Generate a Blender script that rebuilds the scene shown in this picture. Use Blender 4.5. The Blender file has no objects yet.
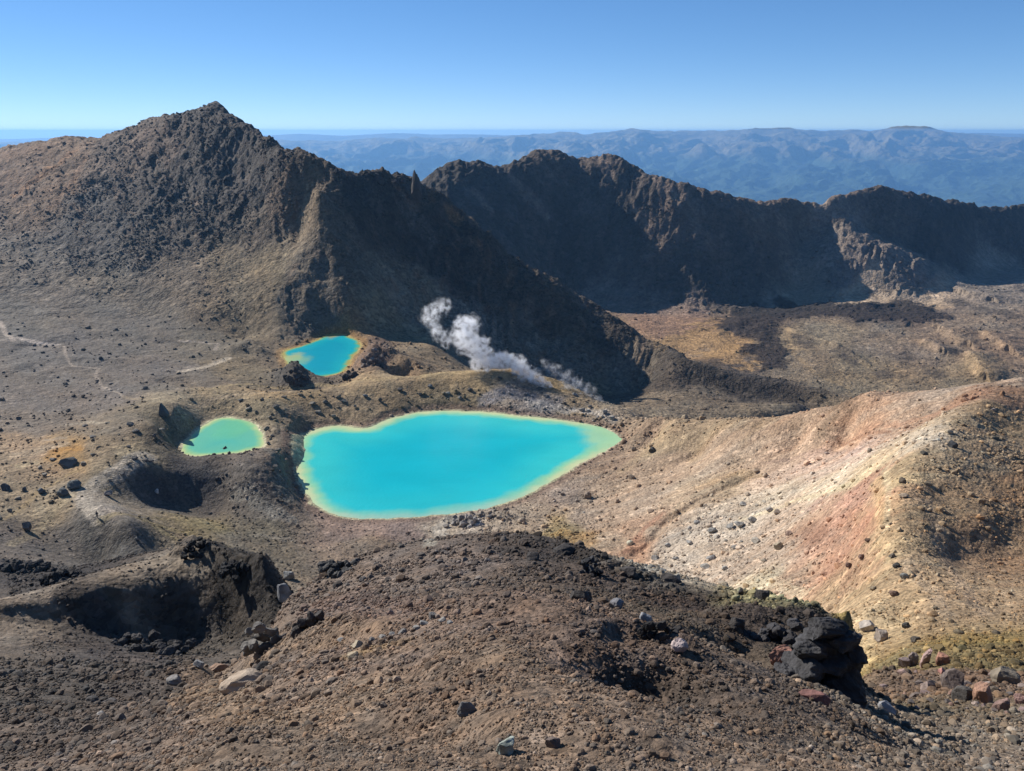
import bpy, math
import numpy as np
from mathutils import Vector, Matrix, Euler

scene = bpy.context.scene
# ------------------------------------------------------------------ camera
F_PX = 773.0
PITCH = math.radians(18.19)
SP, CP = math.sin(PITCH), math.cos(PITCH)

def ut(px, py):
    """sight line through a point of the photograph: sideways and vertical slope per metre ahead"""
    a = (px - 512.0) / F_PX
    b = (385.5 - py) / F_PX
    d = CP + b * SP
    return a / d, (-SP + b * CP) / d

def sstep(e0, e1, x):
    t = np.clip((x - e0) / (e1 - e0), 0, 1)
    return t * t * (3 - 2 * t)

# ------------------------------------------------------------------ noise
def _hash(ix, iy, seed):
    h = (ix.astype(np.int64) * 374761393 + iy.astype(np.int64) * 668265263 + seed * 974634777) & 0xffffffff
    h = ((h ^ (h >> 13)) * 1274126177) & 0xffffffff
    h = ((h ^ (h >> 16)) * 2246822519) & 0xffffffff
    return (h ^ (h >> 15)) & 0xffffffff

def perlin(x, y, seed=0):
    x = np.asarray(x, dtype=np.float64); y = np.asarray(y, dtype=np.float64)
    xi = np.floor(x); yi = np.floor(y)
    fx = x - xi; fy = y - yi
    xi = xi.astype(np.int64); yi = yi.astype(np.int64)
    u = fx * fx * fx * (fx * (fx * 6 - 15) + 10)
    v = fy * fy * fy * (fy * (fy * 6 - 15) + 10)
    def g(ax, ay, dx, dy):
        h = _hash(ax, ay, seed) * (2 * math.pi / 4294967296.0)
        return np.cos(h) * dx + np.sin(h) * dy
    n00 = g(xi, yi, fx, fy); n10 = g(xi + 1, yi, fx - 1, fy)
    n01 = g(xi, yi + 1, fx, fy - 1); n11 = g(xi + 1, yi + 1, fx - 1, fy - 1)
    a = n00 + u * (n10 - n00); b = n01 + u * (n11 - n01)
    return (a + v * (b - a)) * 1.45

def fbm(x, y, octs, seed=0, gain=0.5, lac=2.03):
    s = 0; a = 1.0
    for i in range(octs):
        s = s + a * perlin(x * lac**i + 13.7 * i, y * lac**i - 7.3 * i, seed + i)
        a *= gain
    return s

def ridged(x, y, octs, seed=0, gain=0.5, lac=2.07):
    s = 0; a = 1.0
    for i in range(octs):
        s = s + a * (1 - 2 * np.abs(perlin(x * lac**i + 3.1 * i, y * lac**i + 9.2 * i, seed + i)))
        a *= gain
    return s

# ------------------------------------------------------------------ survey points of the landscape
PTS = []   # (u, ln Y, z/Y)
def rise(y, z):
    """level correction of the survey: the whole sheet is tipped by half a degree"""
    t = math.radians(18.7) - PITCH
    return y * math.cos(t) - z * math.sin(t), y * math.sin(t) + z * math.cos(t)
def ut0(px, py):
    sp, cp = math.sin(math.radians(18.7)), math.cos(math.radians(18.7))
    a = (px - 512.0) / F_PX; b = (385.5 - py) / F_PX; d = cp + b * sp
    return a / d, (-sp + b * cp) / d
def put(u, Y, q):
    y, z = rise(Y, q * Y); PTS.append((u * Y / y, math.log(y), z / y))
def P(px, py, Y):
    u, q = ut0(px, py); put(u, Y, q)
def Z(px, py, z):
    u, q = ut0(px, py); put(u, z / q, q)
def H(px, py, Y, z):
    u, _ = ut0(px, py); put(u, Y, z / Y)
def line(pts, step=16, drop=None):
    out = []
    for (x0, y0, d0), (x1, y1, d1) in zip(pts[:-1], pts[1:]):
        n = max(1, int(round(math.hypot(x1 - x0, y1 - y0) / step)))
        for k in range(n):
            t = k / n
            out.append((x0 + (x1 - x0) * t, y0 + (y1 - y0) * t, math.exp(math.log(d0) * (1 - t) + math.log(d1) * t)))
    out.append(pts[-1])
    for x, y, d in out:
        P(x, y, d)
        if drop:
            u, q = ut0(x, y)
            for k, s in drop:
                put(u, d * k, (q * d - s * d * (k - 1)) / (d * k))
    return out

# -- the spur the photographer stands on
for p in [(512,771,3.6),(700,771,3.8),(900,771,5.5),(1024,771,8),(300,771,4.6),(100,771,8),(0,771,10),
          (512,700,5.3),(700,700,5.6),(800,700,7.5),(300,700,8.5),(180,700,15),(0,700,24),(100,735,13),
          (512,650,7.4),(650,650,8.0),(750,655,10.5),(400,650,9.5),(300,650,14),
          (512,600,12),(512,570,20),(400,600,16),(400,570,26),(620,620,11),(620,590,19),(720,640,12),(700,612,18),
          (780,635,15),(330,620,19),(330,590,27),(250,680,15),(450,620,11),
          (0,680,31),(100,660,42),(200,690,20),(200,665,33),(60,655,42),
          (950,740,10.5),(1024,705,17),(950,695,19),(885,705,13.5),(1024,735,12),(900,730,10.5),
          (872,672,27),(905,650,40),(960,675,26),(1024,675,28),(1024,640,42),(980,640,44),(900,620,58),(865,615,60)]:
    P(*p)
line([(262,640,24),(280,612,28),(330,567,33),(400,554,36),(450,545,36),(520,541,35),(560,546,33),(600,560,30),
      (650,575,28),(720,592,25),(790,606,21),(830,620,18),(848,645,16),(846,668,14)], 18, drop=[(1.06, 1.0), (1.2, 1.3)])
H(450,545,60,-50); H(450,545,100,-78); H(450,545,140,-93); H(600,560,60,-50); H(600,560,100,-76); H(600,560,130,-88)
H(720,592,45,-40); H(720,592,75,-62); H(790,606,40,-36); H(790,606,65,-52); H(330,567,60,-48); H(330,567,100,-72); H(330,567,140,-90)
H(840,640,28,-25.5); H(840,640,45,-38)
# -- left spur with its dark scarp
line([(0,603,62),(50,590,64),(90,576,66),(140,562,67),(185,550,67),(205,549,64)], 16, drop=[(1.1, .5), (1.35, .65)])
line([(0,611,51),(40,606,53),(75,601,54),(100,597,55),(150,589,57),(185,576,59),(205,560,60.5),(230,556,60),(265,566,56)], 12)
line([(205,556,61),(230,554,60.5),(268,565,56.5)], 12, drop=[(1.08, .5), (1.35, .65)])
for p in [(0,636,48),(60,636,49.5),(100,640,50.7),(120,644,51),(150,648,51.6),(180,652,52),(235,644,50)]: P(*p)
line([(15,620,50.3),(48,619,51.9),(80,622,52.4),(105,627,53.0),(150,635,54.1),(185,640,54.8),(230,629,55.2),(262,614,53)], 12)
H(270,560,75,-56); H(200,550,100,-72); H(60,590,90,-62); H(200,550,130,-86)
for p in [(0,592,100),(0,575,116),(70,576,118),(0,556,133),(60,565,128)]: P(*p)
# -- coloured ridge on the right
line([(985,400,140),(960,415,128),(930,438,118),(905,465,108),(890,490,98),(882,520,88),(890,550,78),(905,580,68),(930,605,58),(955,622,52)], 14)
for p in [(1024,480,106.5),(980,520,89),(960,560,80),(1000,560,82),(1024,600,62),(1024,530,91),(1024,450,118),(1000,430,126),(980,470,107),(940,500,95),(1024,415,138),(990,605,60)]: P(*p)
line([(1024,378,165),(980,386,160),(940,392,165),(900,398,170),(860,406,175),(830,416,180),(790,421,188),(740,424,200),(700,425,215),(650,424,234)], 20, drop=[(1.1, .35), (1.35, .4)])
for px, zz in ((1024,-165),(940,-160),(860,-160),(780,-148)): H(px,400,340,zz)
for p in [(750,460,-82),(800,440,-76),(850,430,-70),(800,480,-74),(750,530,-78),(700,580,-79),(780,590,-64),(830,570,-60),(850,520,-57),
          (860,470,-60),(840,600,-54),(900,430,-62),(940,410,-58),(700,500,-85),(640,540,-90),(600,545,-91),(630,560,-90),(560,520,-97),
          (600,500,-98),(620,470,-97.5),(650,440,-96),(520,530,-96),(700,450,-89),(660,490,-92),(720,540,-81),(800,530,-68)]: Z(*p)
# -- basin with the lakes
for p in [(0,330,-98),(100,330,-98),(200,330,-99),(0,370,-97),(100,370,-98),(200,370,-97),(240,352,-101),(0,420,-94),(80,420,-93),(130,400,-93),
          (0,460,-90),(60,470,-88),(0,500,-87),(270,402,-92),(305,416,-97.5),(295,425,-97.5),(280,430,-95),(275,450,-92),(290,345,-103.5),(250,340,-101),
          (280,500,-95.5),(300,535,-97),(250,540,-93),(350,535,-98),(400,538,-97.5),(380,545,-95),(300,560,-93),
          (0,522,-84),(50,540,-88),(100,560,-90),(160,552,-90),(205,530,-92),(235,560,-88),(0,545,-82),(240,470,-90.5),(265,480,-92)]: Z(*p)
line([(175,406,240),(200,399,258),(250,393,266),(330,389,276),(400,379,286),(440,373,295),(480,370,300),(520,368,302),(560,381,297),(600,401,278),(640,420,246)], 18)
H(520,367,330,-112); H(480,367,330,-108); H(560,380,340,-125); H(600,400,330,-128); H(440,372,320,-103); H(400,378,310,-103)
H(330,388,300,-99)
for p in [(155,425,216),(150,445,206)]: P(*p)
line([(265,451,207),(220,457,206),(185,460,203),(150,468,192),(115,480,183),(90,495,172),(85,510,161),(97,519,156),(130,523,153)], 14)
for p in [(150,498,184.6),(175,470,196),(200,468,199.5),(222,470,199.5),(200,502,190),(175,502,187.5),(222,500,190.5),(245,505,185),(165,512,174),(200,520,172),(150,515,168),(120,497,178)]: P(*p)
line([(278,378,300),(294,363,302),(308,373,300),(335,386,290)], 12); P(295,388,291); P(315,390,287); P(270,392,280)
line([(362,355,330),(375,347,335),(395,352,330),(405,362,320)], 12); P(380,368,305); P(350,378,297)
for z in [(330,333,-103.8),(345,333,-103.5),(322,345,-104.5),(335,360,-104.5),(430,345,-107),(415,355,-103)]: Z(*z)
# -- mountain on the left
SKY = [(1.07, .5), (1.5, .5)]
line([(0,152,760),(50,143,740),(80,141,725),(110,140,700),(130,131,690),(160,121,670),(190,115,645),(203,111,630),(211,107,623),(217,103,620)], 16, drop=SKY)
line([(217,103,620),(225,109,612),(233,119,600),(258,135,560),(272,142,540),(287,150,515),(299,153,500),(313,161,494),(341,173,489),(350,180,488)], 14, drop=[(1.1, .7), (1.4, .5)])
for p in [(0,200,600),(0,250,500),(0,290,440),(100,180,590),(100,230,510),(100,290,440),(180,160,570),(180,210,510),(180,260,460),(60,200,570),
          (240,180,530),(240,220,490),(250,250,462),(290,200,480),(240,265,450),(200,300,412),(150,310,412),(60,260,480),(140,250,475)]: P(*p)
line([(312,190,480),(303,235,455),(289,258,439),(264,298,406),(250,336,386)], 14)
for p in [(300,272,421),(310,300,405),(335,300,405),(345,318,396),(330,260,428),(345,240,442),(375,300,418),(370,330,396)]: P(*p)
# -- shaded ridge that runs down to the right of it
line([(350,180,488),(362,174,507),(372,172,514),(386,177,522),(403,179,530),(415,182,534),(424,191,538),(480,226,544),(502,250,539),(526,268,534),
      (568,289,525)], 14, drop=[(1.08, .7), (1.25, .6)])
line([(568,289,525),(600,310,517),(621,324,505),(642,338,492),(668,349,480)], 14, drop=[(1.06, .55), (1.16, .45)])
line([(315,195,460),(350,215,464),(400,245,486),(440,270,494),(480,289,501),(537,308,509),(568,312,509),(607,323,504),(640,345,484)], 18)
line([(676,352,472),(686,357,464),(700,362,456),(720,369,449)], 10, drop=[(1.06, .35), (1.14, .35)])
for px, Y, z in ((400,415,-108),(440,415,-115),(480,420,-130),(537,430,-145),(568,435,-150),(607,445,-155),(640,455,-160)): H(px, 350, Y, z)
for px, Y, z in ((480,380,-122),(540,385,-135),(600,390,-142)): H(px, 370, Y, z)
for px, Y in ((430,620),(500,620),(560,600),(480,700),(560,700),(620,640)): H(px, 250, Y, -168)
# -- terraces and valley floor
for p in [(660,410,-135),(760,411,-138),(640,388,-152),(700,390,-144),(800,404,-144),(620,398,-150),(600,312,-168),(700,320,-171),(800,322,-173),(900,320,-175),
          (1000,320,-176),(650,350,-167),(750,350,-171),(850,350,-173),(950,350,-176),(1024,350,-177),(800,372,-170),(900,380,-174),(1000,368,-176),
          (1024,300,-178),(950,300,-177),(850,305,-175),(970,280,-178),(1024,275,-178),(640,320,-168)]: Z(*p)
sc = [(690,373,444),(740,379,440),(790,387,432),(820,395,424),(850,404,412)]
line(sc, 14, drop=[(1.05, .2), (1.15, .3)]); line([(x, y + 9, d - 6) for x, y, d in sc], 14)
# -- great wall across the valley
WSK = [(1.05, .5), (1.5, .45)]
line([(380,200,854),(424,181,874),(428,177,879),(452,163,899),(477,163,909),(491,168,909),(512,163,929),(530,153,959),(547,150,974),(568,157,979),(579,160,979),
      (611,156,984),(625,161,974),(632,166,964),(646,175,949),(664,179,929),(685,185,914),(717,193,909),(745,200,914),(766,202,929),
      (794,201,949),(815,203,954),(840,196,974),(861,191,994),(882,187,1009),(903,192,1024),(924,195,1044),(973,206,1105),(991,208,1120),(1024,207,1142)], 16, drop=WSK)
line([(560,288,835),(600,291,832),(640,297,805),(700,299,795),(760,293,825),(800,286,862)], 20)
line([(850,291,832),(900,293,822),(950,287,850),(965,272,960),(1024,260,1070)], 20)
line([(820,210,965),(828,225,935),(850,238,900),(880,251,880),(910,264,866),(938,282,852)], 14)
P(805,235,935); P(815,262,880); P(870,225,965); P(900,235,965); P(940,255,960); P(985,240,1060)

OUTL = [
 [(294,441),(315,429),(340,425),(364,429.5),(382,422),(396,416.6),(427,410.5),(477,411),(520,416),(561,420),(596,425),(621,435.5),(617.5,445),(586,459.5),(561,476),
  (526,496),(491,508),(456,513),(420,517),(385,518),(350,519),(318.7,510),(301,487),(296,466)],
 [(179,450),(190,437),(202,425.5),(216,418.4),(231,417.6),(247,420.6),(258,427),(264,437),(263,447),(247,452),(225,454),(190,457)],
 [(281,350.5),(300.6,347),(319,339),(329,334),(345,335),(358,340.5),(361.5,346),(354.5,355),(347.5,364.5),(345,371.6),(333,374.5),(322,377),(303,377),(292,372),(286,362)]]
for pts, zl in zip(OUTL, (-100.0, -96.0, -104.0)):
    n = len(pts); cx = sum(p[0] for p in pts) / n; cy = sum(p[1] for p in pts) / n
    for k, p in enumerate(pts):
        Z(p[0], p[1], zl)
        for f in ((.75, .4) if n > 20 else (.6,)): Z(cx + (p[0] - cx) * f, cy + (p[1] - cy) * f, zl - .3)
PTS = np.array(PTS)
VS = 0.7
def _solve(pts, vals, c, lam):
    d = np.sqrt(((pts[:, None, :] - pts[None, :, :])**2).sum(-1) + c * c)
    n = len(pts)
    A = np.zeros((n + 3, n + 3))
    A[:n, :n] = -d + lam * np.eye(n)
    A[:n, n] = 1; A[:n, n + 1:] = pts
    A[n, :n] = 1; A[n + 1:, :n] = pts.T
    b = np.zeros(n + 3); b[:n] = vals
    return np.linalg.solve(A, b)
rb = PTS[:, :2] * np.array([1.0, VS])
RC = 0.012
coef = _solve(rb, PTS[:, 2], RC, 2e-4)

CU0, CU1, NCU = -1.15, 1.15, 620
CV0, CV1, NCV = math.log(1.2), math.log(1700), 1100
cu = np.linspace(CU0, CU1, NCU); cv = np.linspace(CV0, CV1, NCV)
cq = np.zeros((NCV, NCU))
for j in range(NCV):
    d = np.sqrt((cu[:, None] - rb[None, :, 0])**2 + (cv[j] * VS - rb[None, :, 1])**2 + RC * RC)
    cq[j] = -d @ coef[:-3] + coef[-3] + coef[-2] * cu + coef[-1] * cv[j] * VS
# nearer than the first survey row the hillside simply carries on up to the photographer's feet
yy = np.exp(cv)[:, None]
near = -(1.7 + 0.53 * yy) / yy
w = sstep(3.0, 5.0, yy)
cq = cq * w + near * (1 - w)

def coarse_q(u, v):
    x = (np.clip(u, CU0, CU1) - CU0) / (CU1 - CU0) * (NCU - 1)
    y = (np.clip(v, CV0, CV1) - CV0) / (CV1 - CV0) * (NCV - 1)
    xi = np.clip(x.astype(int), 0, NCU - 2); yi = np.clip(y.astype(int), 0, NCV - 2)
    fx = x - xi; fy = y - yi
    return (cq[yi, xi] * (1 - fx) + cq[yi, xi + 1] * fx) * (1 - fy) + (cq[yi + 1, xi] * (1 - fx) + cq[yi + 1, xi + 1] * fx) * fy

def cast(px, py, vmin=None):
    """ground point (X, Y, Z) first met by a sight line"""
    u, q = ut(px, py)
    g = coarse_q(np.full(NCV, u), cv)
    hit = np.where(g >= q)[0]
    hit = hit[hit > 3]
    if vmin is not None: hit = hit[cv[hit] > vmin]
    j = hit[0] if len(hit) else NCV - 1
    v = cv[j]
    if len(hit) and j > 0 and g[j] != g[j - 1]:
        v = cv[j - 1] + (cv[j] - cv[j - 1]) * (q - g[j - 1]) / (g[j] - g[j - 1])
    Y = math.exp(v)
    return u * Y, Y, q * Y

# ------------------------------------------------------------------ fine grid of the landscape
us = np.concatenate([np.linspace(-1.15, -0.9, 60)[:-1], np.linspace(-0.9, 0.9, 1250), np.linspace(0.9, 1.15, 60)[1:]])
vs = np.concatenate([np.linspace(math.log(1.2), math.log(3), 90)[:-1], np.linspace(math.log(3), math.log(38), 480)[:-1],
                     np.linspace(math.log(38), math.log(150), 330)[:-1], np.linspace(math.log(150), math.log(1250), 930)[:-1],
                     np.linspace(math.log(1250), math.log(1650), 40)])
U, V = np.meshgrid(us, vs)
YY = np.exp(V); XX = U * YY
Q = coarse_q(U, V)
ZZ = Q * YY

def uv_of(px, py):
    X, Y, Zw = cast(px, py)
    return X / Y, math.log(Y)
def uvline(pts):
    return [uv_of(*p) for p in pts]

def seg_dist(pl, A, B, aspect=1.0):
    """distance from (A,B) to a polyline, and signed side (right of travel = +)"""
    best = np.full(A.shape, 1e9); side = np.zeros(A.shape)
    for (x0, y0), (x1, y1) in zip(pl[:-1], pl[1:]):
        dx, dy = x1 - x0, (y1 - y0)
        L = dx * dx + dy * dy + 1e-12
        t = np.clip(((A - x0) * dx + (B - y0) * dy) / L, 0, 1)
        ex = A - x0 - t * dx; ey = B - y0 - t * dy
        d = np.sqrt(ex * ex + ey * ey)
        cr = (A - x0) * dy - (B - y0) * dx
        m = d < best
        best = np.where(m, d, best); side = np.where(m, np.sign(cr), side)
    return best, side

def window(pl, pad):
    a = np.array(pl)
    i0 = max(0, np.searchsorted(us, a[:, 0].min() - pad)); i1 = min(len(us), np.searchsorted(us, a[:, 0].max() + pad) + 1)
    j0 = max(0, np.searchsorted(vs, a[:, 1].min() - pad)); j1 = min(len(vs), np.searchsorted(vs, a[:, 1].max() + pad) + 1)
    return slice(j0, j1), slice(i0, i1)

# relief features: (points, half width, height) both as fractions of the distance; kind 'ridge', 'step' (drops on the right of travel)
def relief(pts, w, h, kind='ridge', warp=0.5, seed=1):
    pl = uvline(pts)
    s = window(pl, w * 6)
    A, B = U[s], V[s]
    wn = fbm(A / (w * 4), B / (w * 4), 3, seed) * w * warp
    wm = fbm(A / (w * 4) + 31, B / (w * 4) + 7, 3, seed + 5) * w * warp
    d, sd = seg_dist(pl, A + wn, B + wm)
    if kind == 'ridge':
        g = np.exp(-(d / w)**2) * h
    else:
        x = d * sd
        g = np.where(x < 0, np.exp(-(x / (w * 2.5))**2), np.exp(-(x / (w * 0.55))**2)) * h
        end = np.array(pl)
    ZZ[s] += g * YY[s]

# ------------------------------------------------------------------ what the ground is made of, sampled over the place
# (px, py, colour of the surface, rockiness, gullies)
SAM = [
 (512,760,'8a786b',1,0),(300,760,'86766a',1,0),(700,760,'85756a',1,0),(900,760,'85776c',1,0),(100,760,'82736a',1,0),(1010,760,'8d8076',.8,0),(512,690,'8a7769',1,0),
 (350,700,'948070',.9,0),(240,720,'8a786c',.9,0),(420,640,'86746a',.8,0),(380,590,'7d7069',.6,0),(450,565,'786b65',.6,0),(330,600,'7c6e66',.7,0),
 (520,600,'7e6b60',1,0),(600,640,'78675e',1.1,0),(600,575,'655953',1.3,0),(560,552,'524a47',1.6,0),(690,610,'5e5049',1.2,0),(750,625,'5c5049',1.3,0),(810,625,'4a4340',1.6,0),
 (700,680,'6a5d55',1.2,0),(780,690,'6e6159',1.1,0),(260,660,'83756c',.9,0),(150,690,'5c534f',.8,0),(60,690,'57504c',.8,0),(120,655,'504a48',.9,0),(30,740,'675c56',.9,0),
 (440,690,'826f62',1.1,0),
 (180,610,'55504c',1.4,0),(240,600,'4c4742',1.8,0),(100,620,'4a4543',1.2,0),(110,585,'7c7062',.7,0),(40,600,'7a6f63',.7,0),(170,562,'7d7264',.7,0),
 (30,575,'4a4544',2.2,0),(75,575,'464140',2.2,0),
 (890,720,'857a70',.9,0),(960,740,'8b7f74',.7,0),(960,680,'8b7566',1.5,0),(1010,660,'80704f',1.3,0),(900,660,'8f7f5c',1.2,0),(960,640,'867348',1.1,0),
 # coloured ridge
 (870,610,'b09a66',.9,0),(905,600,'a68e58',.8,0),(950,600,'9c8459',.6,0),(985,620,'8f7b58',.6,0),(930,560,'9f8659',.5,0),(960,560,'8b7354',.4,0),(1000,560,'7a6345',.6,0),
 (1000,520,'876c3f',.8,0),(960,500,'83704c',.6,0),(1015,480,'8a6c3c',.8,0),(920,510,'938054',.6,0),(900,470,'9a8a5c',.7,0),(950,450,'918869',.9,0),(990,455,'8a8164',.9,0),
 (1000,420,'8c7a4c',.6,0),(960,425,'948662',.7,0),(925,436,'b0a894',.6,0),(890,450,'c2ae88',.5,0),(870,470,'c9ba8a',.4,0),(1010,395,'7d5b42',.5,0),(960,400,'92654a',.6,0),
 (900,408,'a98c74',.4,0),(950,390,'9d8f82',.3,0),(1015,382,'a39384',.3,0),(850,425,'b48a68',.5,0),(860,440,'bb8762',.5,0),(800,440,'c09c7e',.4,0),(800,425,'a8835f',.5,0),
 (820,460,'caa898',.5,0),(850,455,'c9a294',.5,0),(780,470,'c2a490',.5,0),(830,480,'c8bca4',.5,0),(780,495,'bdb4a0',.6,0),(850,500,'bd8468',.8,0),(870,520,'bd7a56',.7,0),
 (840,520,'b97c66',.8,0),(820,550,'b08470',.9,0),(850,545,'b4775a',.8,0),(850,580,'b29464',.8,0),(800,575,'b09076',.9,0),(880,555,'b59a5c',.6,0),(885,490,'c8a860',.5,0),
 (883,510,'cc9e58',.5,0),(780,520,'b4a292',.9,0),(740,520,'b0aba0',1.1,0),(700,530,'b2aea5',1.1,0),(680,550,'a8a298',1.0,0),(720,560,'aea193',1.0,0),(760,560,'a89686',1.0,0),
 (740,590,'aba688',1.0,0),(770,600,'b4ac84',1.0,0),(650,570,'a69c90',1.0,0),(760,440,'b49a80',.4,0),(720,450,'ae967e',.4,0),(680,470,'ab957f',.5,0),
 (730,480,'b29a72',.5,0),(690,500,'ac9474',.5,0),(640,500,'a2907e',.5,0),(650,530,'a8957e',.4,0),(610,540,'a8947c',.4,0),(590,520,'9c8b7a',.6,0),(560,500,'98887a',.5,0),
 (620,460,'8d7a68',.5,0),(660,440,'998a64',.8,0),(720,430,'948460',.8,0),(760,426,'8f7c5c',.7,0),(690,428,'8b7c5c',.9,0),(640,428,'8c7c68',1,0),(640,480,'a3907a',.5,0),
 (630,545,'a5714f',.5,0),(650,525,'a98064',.5,0),(560,530,'94835f',1,0),(520,520,'9a8c7c',.8,0),(470,525,'a69c90',1.0,0),(440,530,'a09688',.8,0),(580,540,'96794c',1,0),
 (340,530,'84736a',.5,0),(400,530,'87756c',.5,0),(370,545,'7c6e60',.6,0),
 # round the lakes
 (300,520,'766a5e',.8,0),(270,500,'5d5852',1,0),(250,480,'68625c',1,0),(280,460,'7c6f62',1,0),(240,540,'6a6255',1,0),(180,540,'716654',.8,0),(200,525,'7d7152',.7,0),
 (260,530,'696355',1,0),(130,540,'5e5b57',.3,0),(70,545,'5c5854',.4,0),(100,530,'625e58',.2,0),(20,540,'625b55',.5,0),(110,510,'8b8278',.2,0),(90,500,'8d857a',.2,0),
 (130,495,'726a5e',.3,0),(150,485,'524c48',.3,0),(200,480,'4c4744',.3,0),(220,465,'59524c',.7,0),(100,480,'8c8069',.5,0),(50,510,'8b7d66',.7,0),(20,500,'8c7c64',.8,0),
 (40,470,'8c7a62',.8,0),(30,450,'98836a',.7,0),(65,452,'a07d49',.6,0),(100,450,'87775f',.6,0),(120,430,'7e7261',.6,0),(40,425,'776c60',.6,0),(140,455,'8f8269',.6,0),
 (170,430,'68604f',.4,0),(165,445,'655c4c',.4,0),(180,408,'948871',.5,0),(230,398,'948468',.6,0),(280,395,'9c8664',.6,0),(260,408,'85785f',.7,0),(300,420,'837561',.9,0),
 (280,440,'766a5a',1,0),(320,390,'95805f',.6,0),(360,385,'9b8768',.4,0),(400,380,'9a8668',.3,0),(450,375,'93805f',.3,0),(500,372,'8e7a58',.5,0),
 (350,400,'8a7a62',.6,0),(400,398,'7d7059',.6,0),(450,395,'807259',.8,0),(520,390,'85796c',.8,0),(545,402,'8a8480',1.0,0),(575,405,'8a7c66',.9,0),(600,410,'8d816e',1,0),
 (560,385,'8f7c58',.5,0),(590,395,'7d6f55',.6,0),(300,375,'6d6255',1,0),(290,365,'5f5850',1.4,0),(320,383,'5b5248',1,0),(380,360,'7c6656',1.3,0),(395,370,'8a745a',.8,0),
 (365,345,'735f50',1.2,0),(350,335,'8e7250',.7,0),(400,350,'8b7a62',.7,0),(430,350,'84755f',.6,0),(390,330,'877a60',.6,0),
 (100,400,'706861',.5,0),(30,400,'6f6862',.4,0),(150,370,'6a645f',.4,0),(60,370,'6b655f',.4,0),(200,380,'6c6358',.4,0),(60,345,'68635f',.5,0),(150,340,'69645e',.5,0),
 (30,320,'6b665f',.4,0),(120,320,'69645e',.3,0),(200,340,'6b6458',.5,0),(240,370,'7d705a',.5,0),(50,300,'6f675e',.3,0),(150,300,'6d6458',.5,0),
 # mountain
 (30,270,'6c655c',.8,.3),(100,280,'6e675c',.9,.2),(180,280,'75695a',.9,.2),(230,270,'7d705b',.7,.2),(270,270,'80725a',.6,.3),(250,310,'7a6d58',.7,.2),(300,230,'80705a',.7,.4),
 (20,170,'7b6450',.7,.6),(60,155,'7d6650',.7,.6),(50,200,'75604c',.9,.8),(100,200,'5d5853',1.6,.8),(80,240,'605b56',1.4,.5),(150,220,'5c5854',2.0,.5),(150,250,'605b55',1.8,.3),
 (120,150,'6c5d50',1.3,.5),(180,140,'655a50',1.7,.6),(210,120,'524b46',1.7,.3),(210,105,'4e4844',1.5,.1),(190,180,'5b544e',2.2,.6),(230,160,'544e4a',2.6,.7),(200,220,'5d5750',2.0,.5),
 (250,180,'544e49',2.4,.7),(270,170,'4e4945',2.6,.6),(260,220,'6c5f50',1.4,.5),(280,200,'6d5d4e',1.6,.6),(310,210,'77664f',1.0,.5),
 (300,280,'6b6256',.6,.6),(320,310,'6c6458',.5,.5),(345,260,'665d50',.6,.8),(400,300,'857a68',.7,1.0),(470,330,'81766a',.7,1.0),(550,360,'7e7366',.6,1.0),(620,380,'7c7264',.6,.6),
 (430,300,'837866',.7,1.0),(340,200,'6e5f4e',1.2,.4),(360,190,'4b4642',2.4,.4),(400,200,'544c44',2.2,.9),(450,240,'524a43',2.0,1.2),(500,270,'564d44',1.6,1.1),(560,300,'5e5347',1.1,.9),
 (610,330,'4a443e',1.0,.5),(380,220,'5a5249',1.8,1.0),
 # wall
 (440,170,'52493f',1.8,1.2),(520,170,'5f5144',1.8,1.3),(547,152,'695543',1.6,1),(600,165,'705945',1.6,1),(620,200,'4f463e',1.6,1.6),(560,220,'4d453e',1.2,1.6),(500,200,'4e4740',1.4,1.6),
 (600,270,'504840',.5,1.2),(680,280,'514942',.4,1.2),(680,200,'765e49',1.4,1.2),(720,210,'705946',1.4,1.4),(750,250,'514942',.9,1.5),(760,205,'7b5e43',1.2,1.0),(800,205,'6b5945',1.4,1),
 (830,202,'9a7d60',.6,.6),(860,196,'7c644f',.8,.8),(882,192,'655546',1.0,1),(820,240,'867564',.9,1.0),(870,260,'867467',.5,1.3),(900,275,'847365',.4,1.3),(840,275,'7c6c60',.6,1.1),
 (930,230,'4d4640',1.2,1.2),(1000,240,'4c453f',1.0,1.2),(960,215,'4d4640',1.4,1.2),
 # valley
 (600,300,'887464',0.50,0),(650,310,'897667',0.44,0),(640,330,'967c60',0.33,0),(700,330,'9d815e',0.22,0),(720,350,'a38558',0.17,0),(690,345,'917d64',0.28,0),(740,335,'554e4c',0.55,0),
 (760,318,'524c49',0.55,0),(740,360,'5a534d',0.55,0),(800,310,'524c49',0.55,0),(870,310,'504c49',0.55,0),(920,315,'554e4c',0.55,0),(870,296,'c8a574',0.11,0),(800,300,'ab8f6a',0.17,0),
 (920,297,'c5a376',0.11,0),(830,335,'877d6a',0.22,0),(880,340,'817769',0.28,0),(800,360,'857a68',0.28,0),(860,370,'817560',0.33,0),(920,350,'857869',0.39,0),(980,320,'887a69',0.39,0),
 (1000,290,'907e6a',0.33,0),(1010,350,'8c7a67',0.33,0),(970,370,'897a62',0.33,0),(940,320,'8c7c6a',0.39,0),(1000,270,'96816a',0.33,0),(780,345,'8f8067',0.22,0),
 (660,400,'776b5b',0.44,0),(720,395,'726759',0.50,0),(780,410,'746959',0.44,0),(840,408,'786b59',0.44,0),(660,375,'534b43',0.66,0),(740,383,'47413c',0.66,0),(620,398,'584f45',0.33,0),
]
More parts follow.
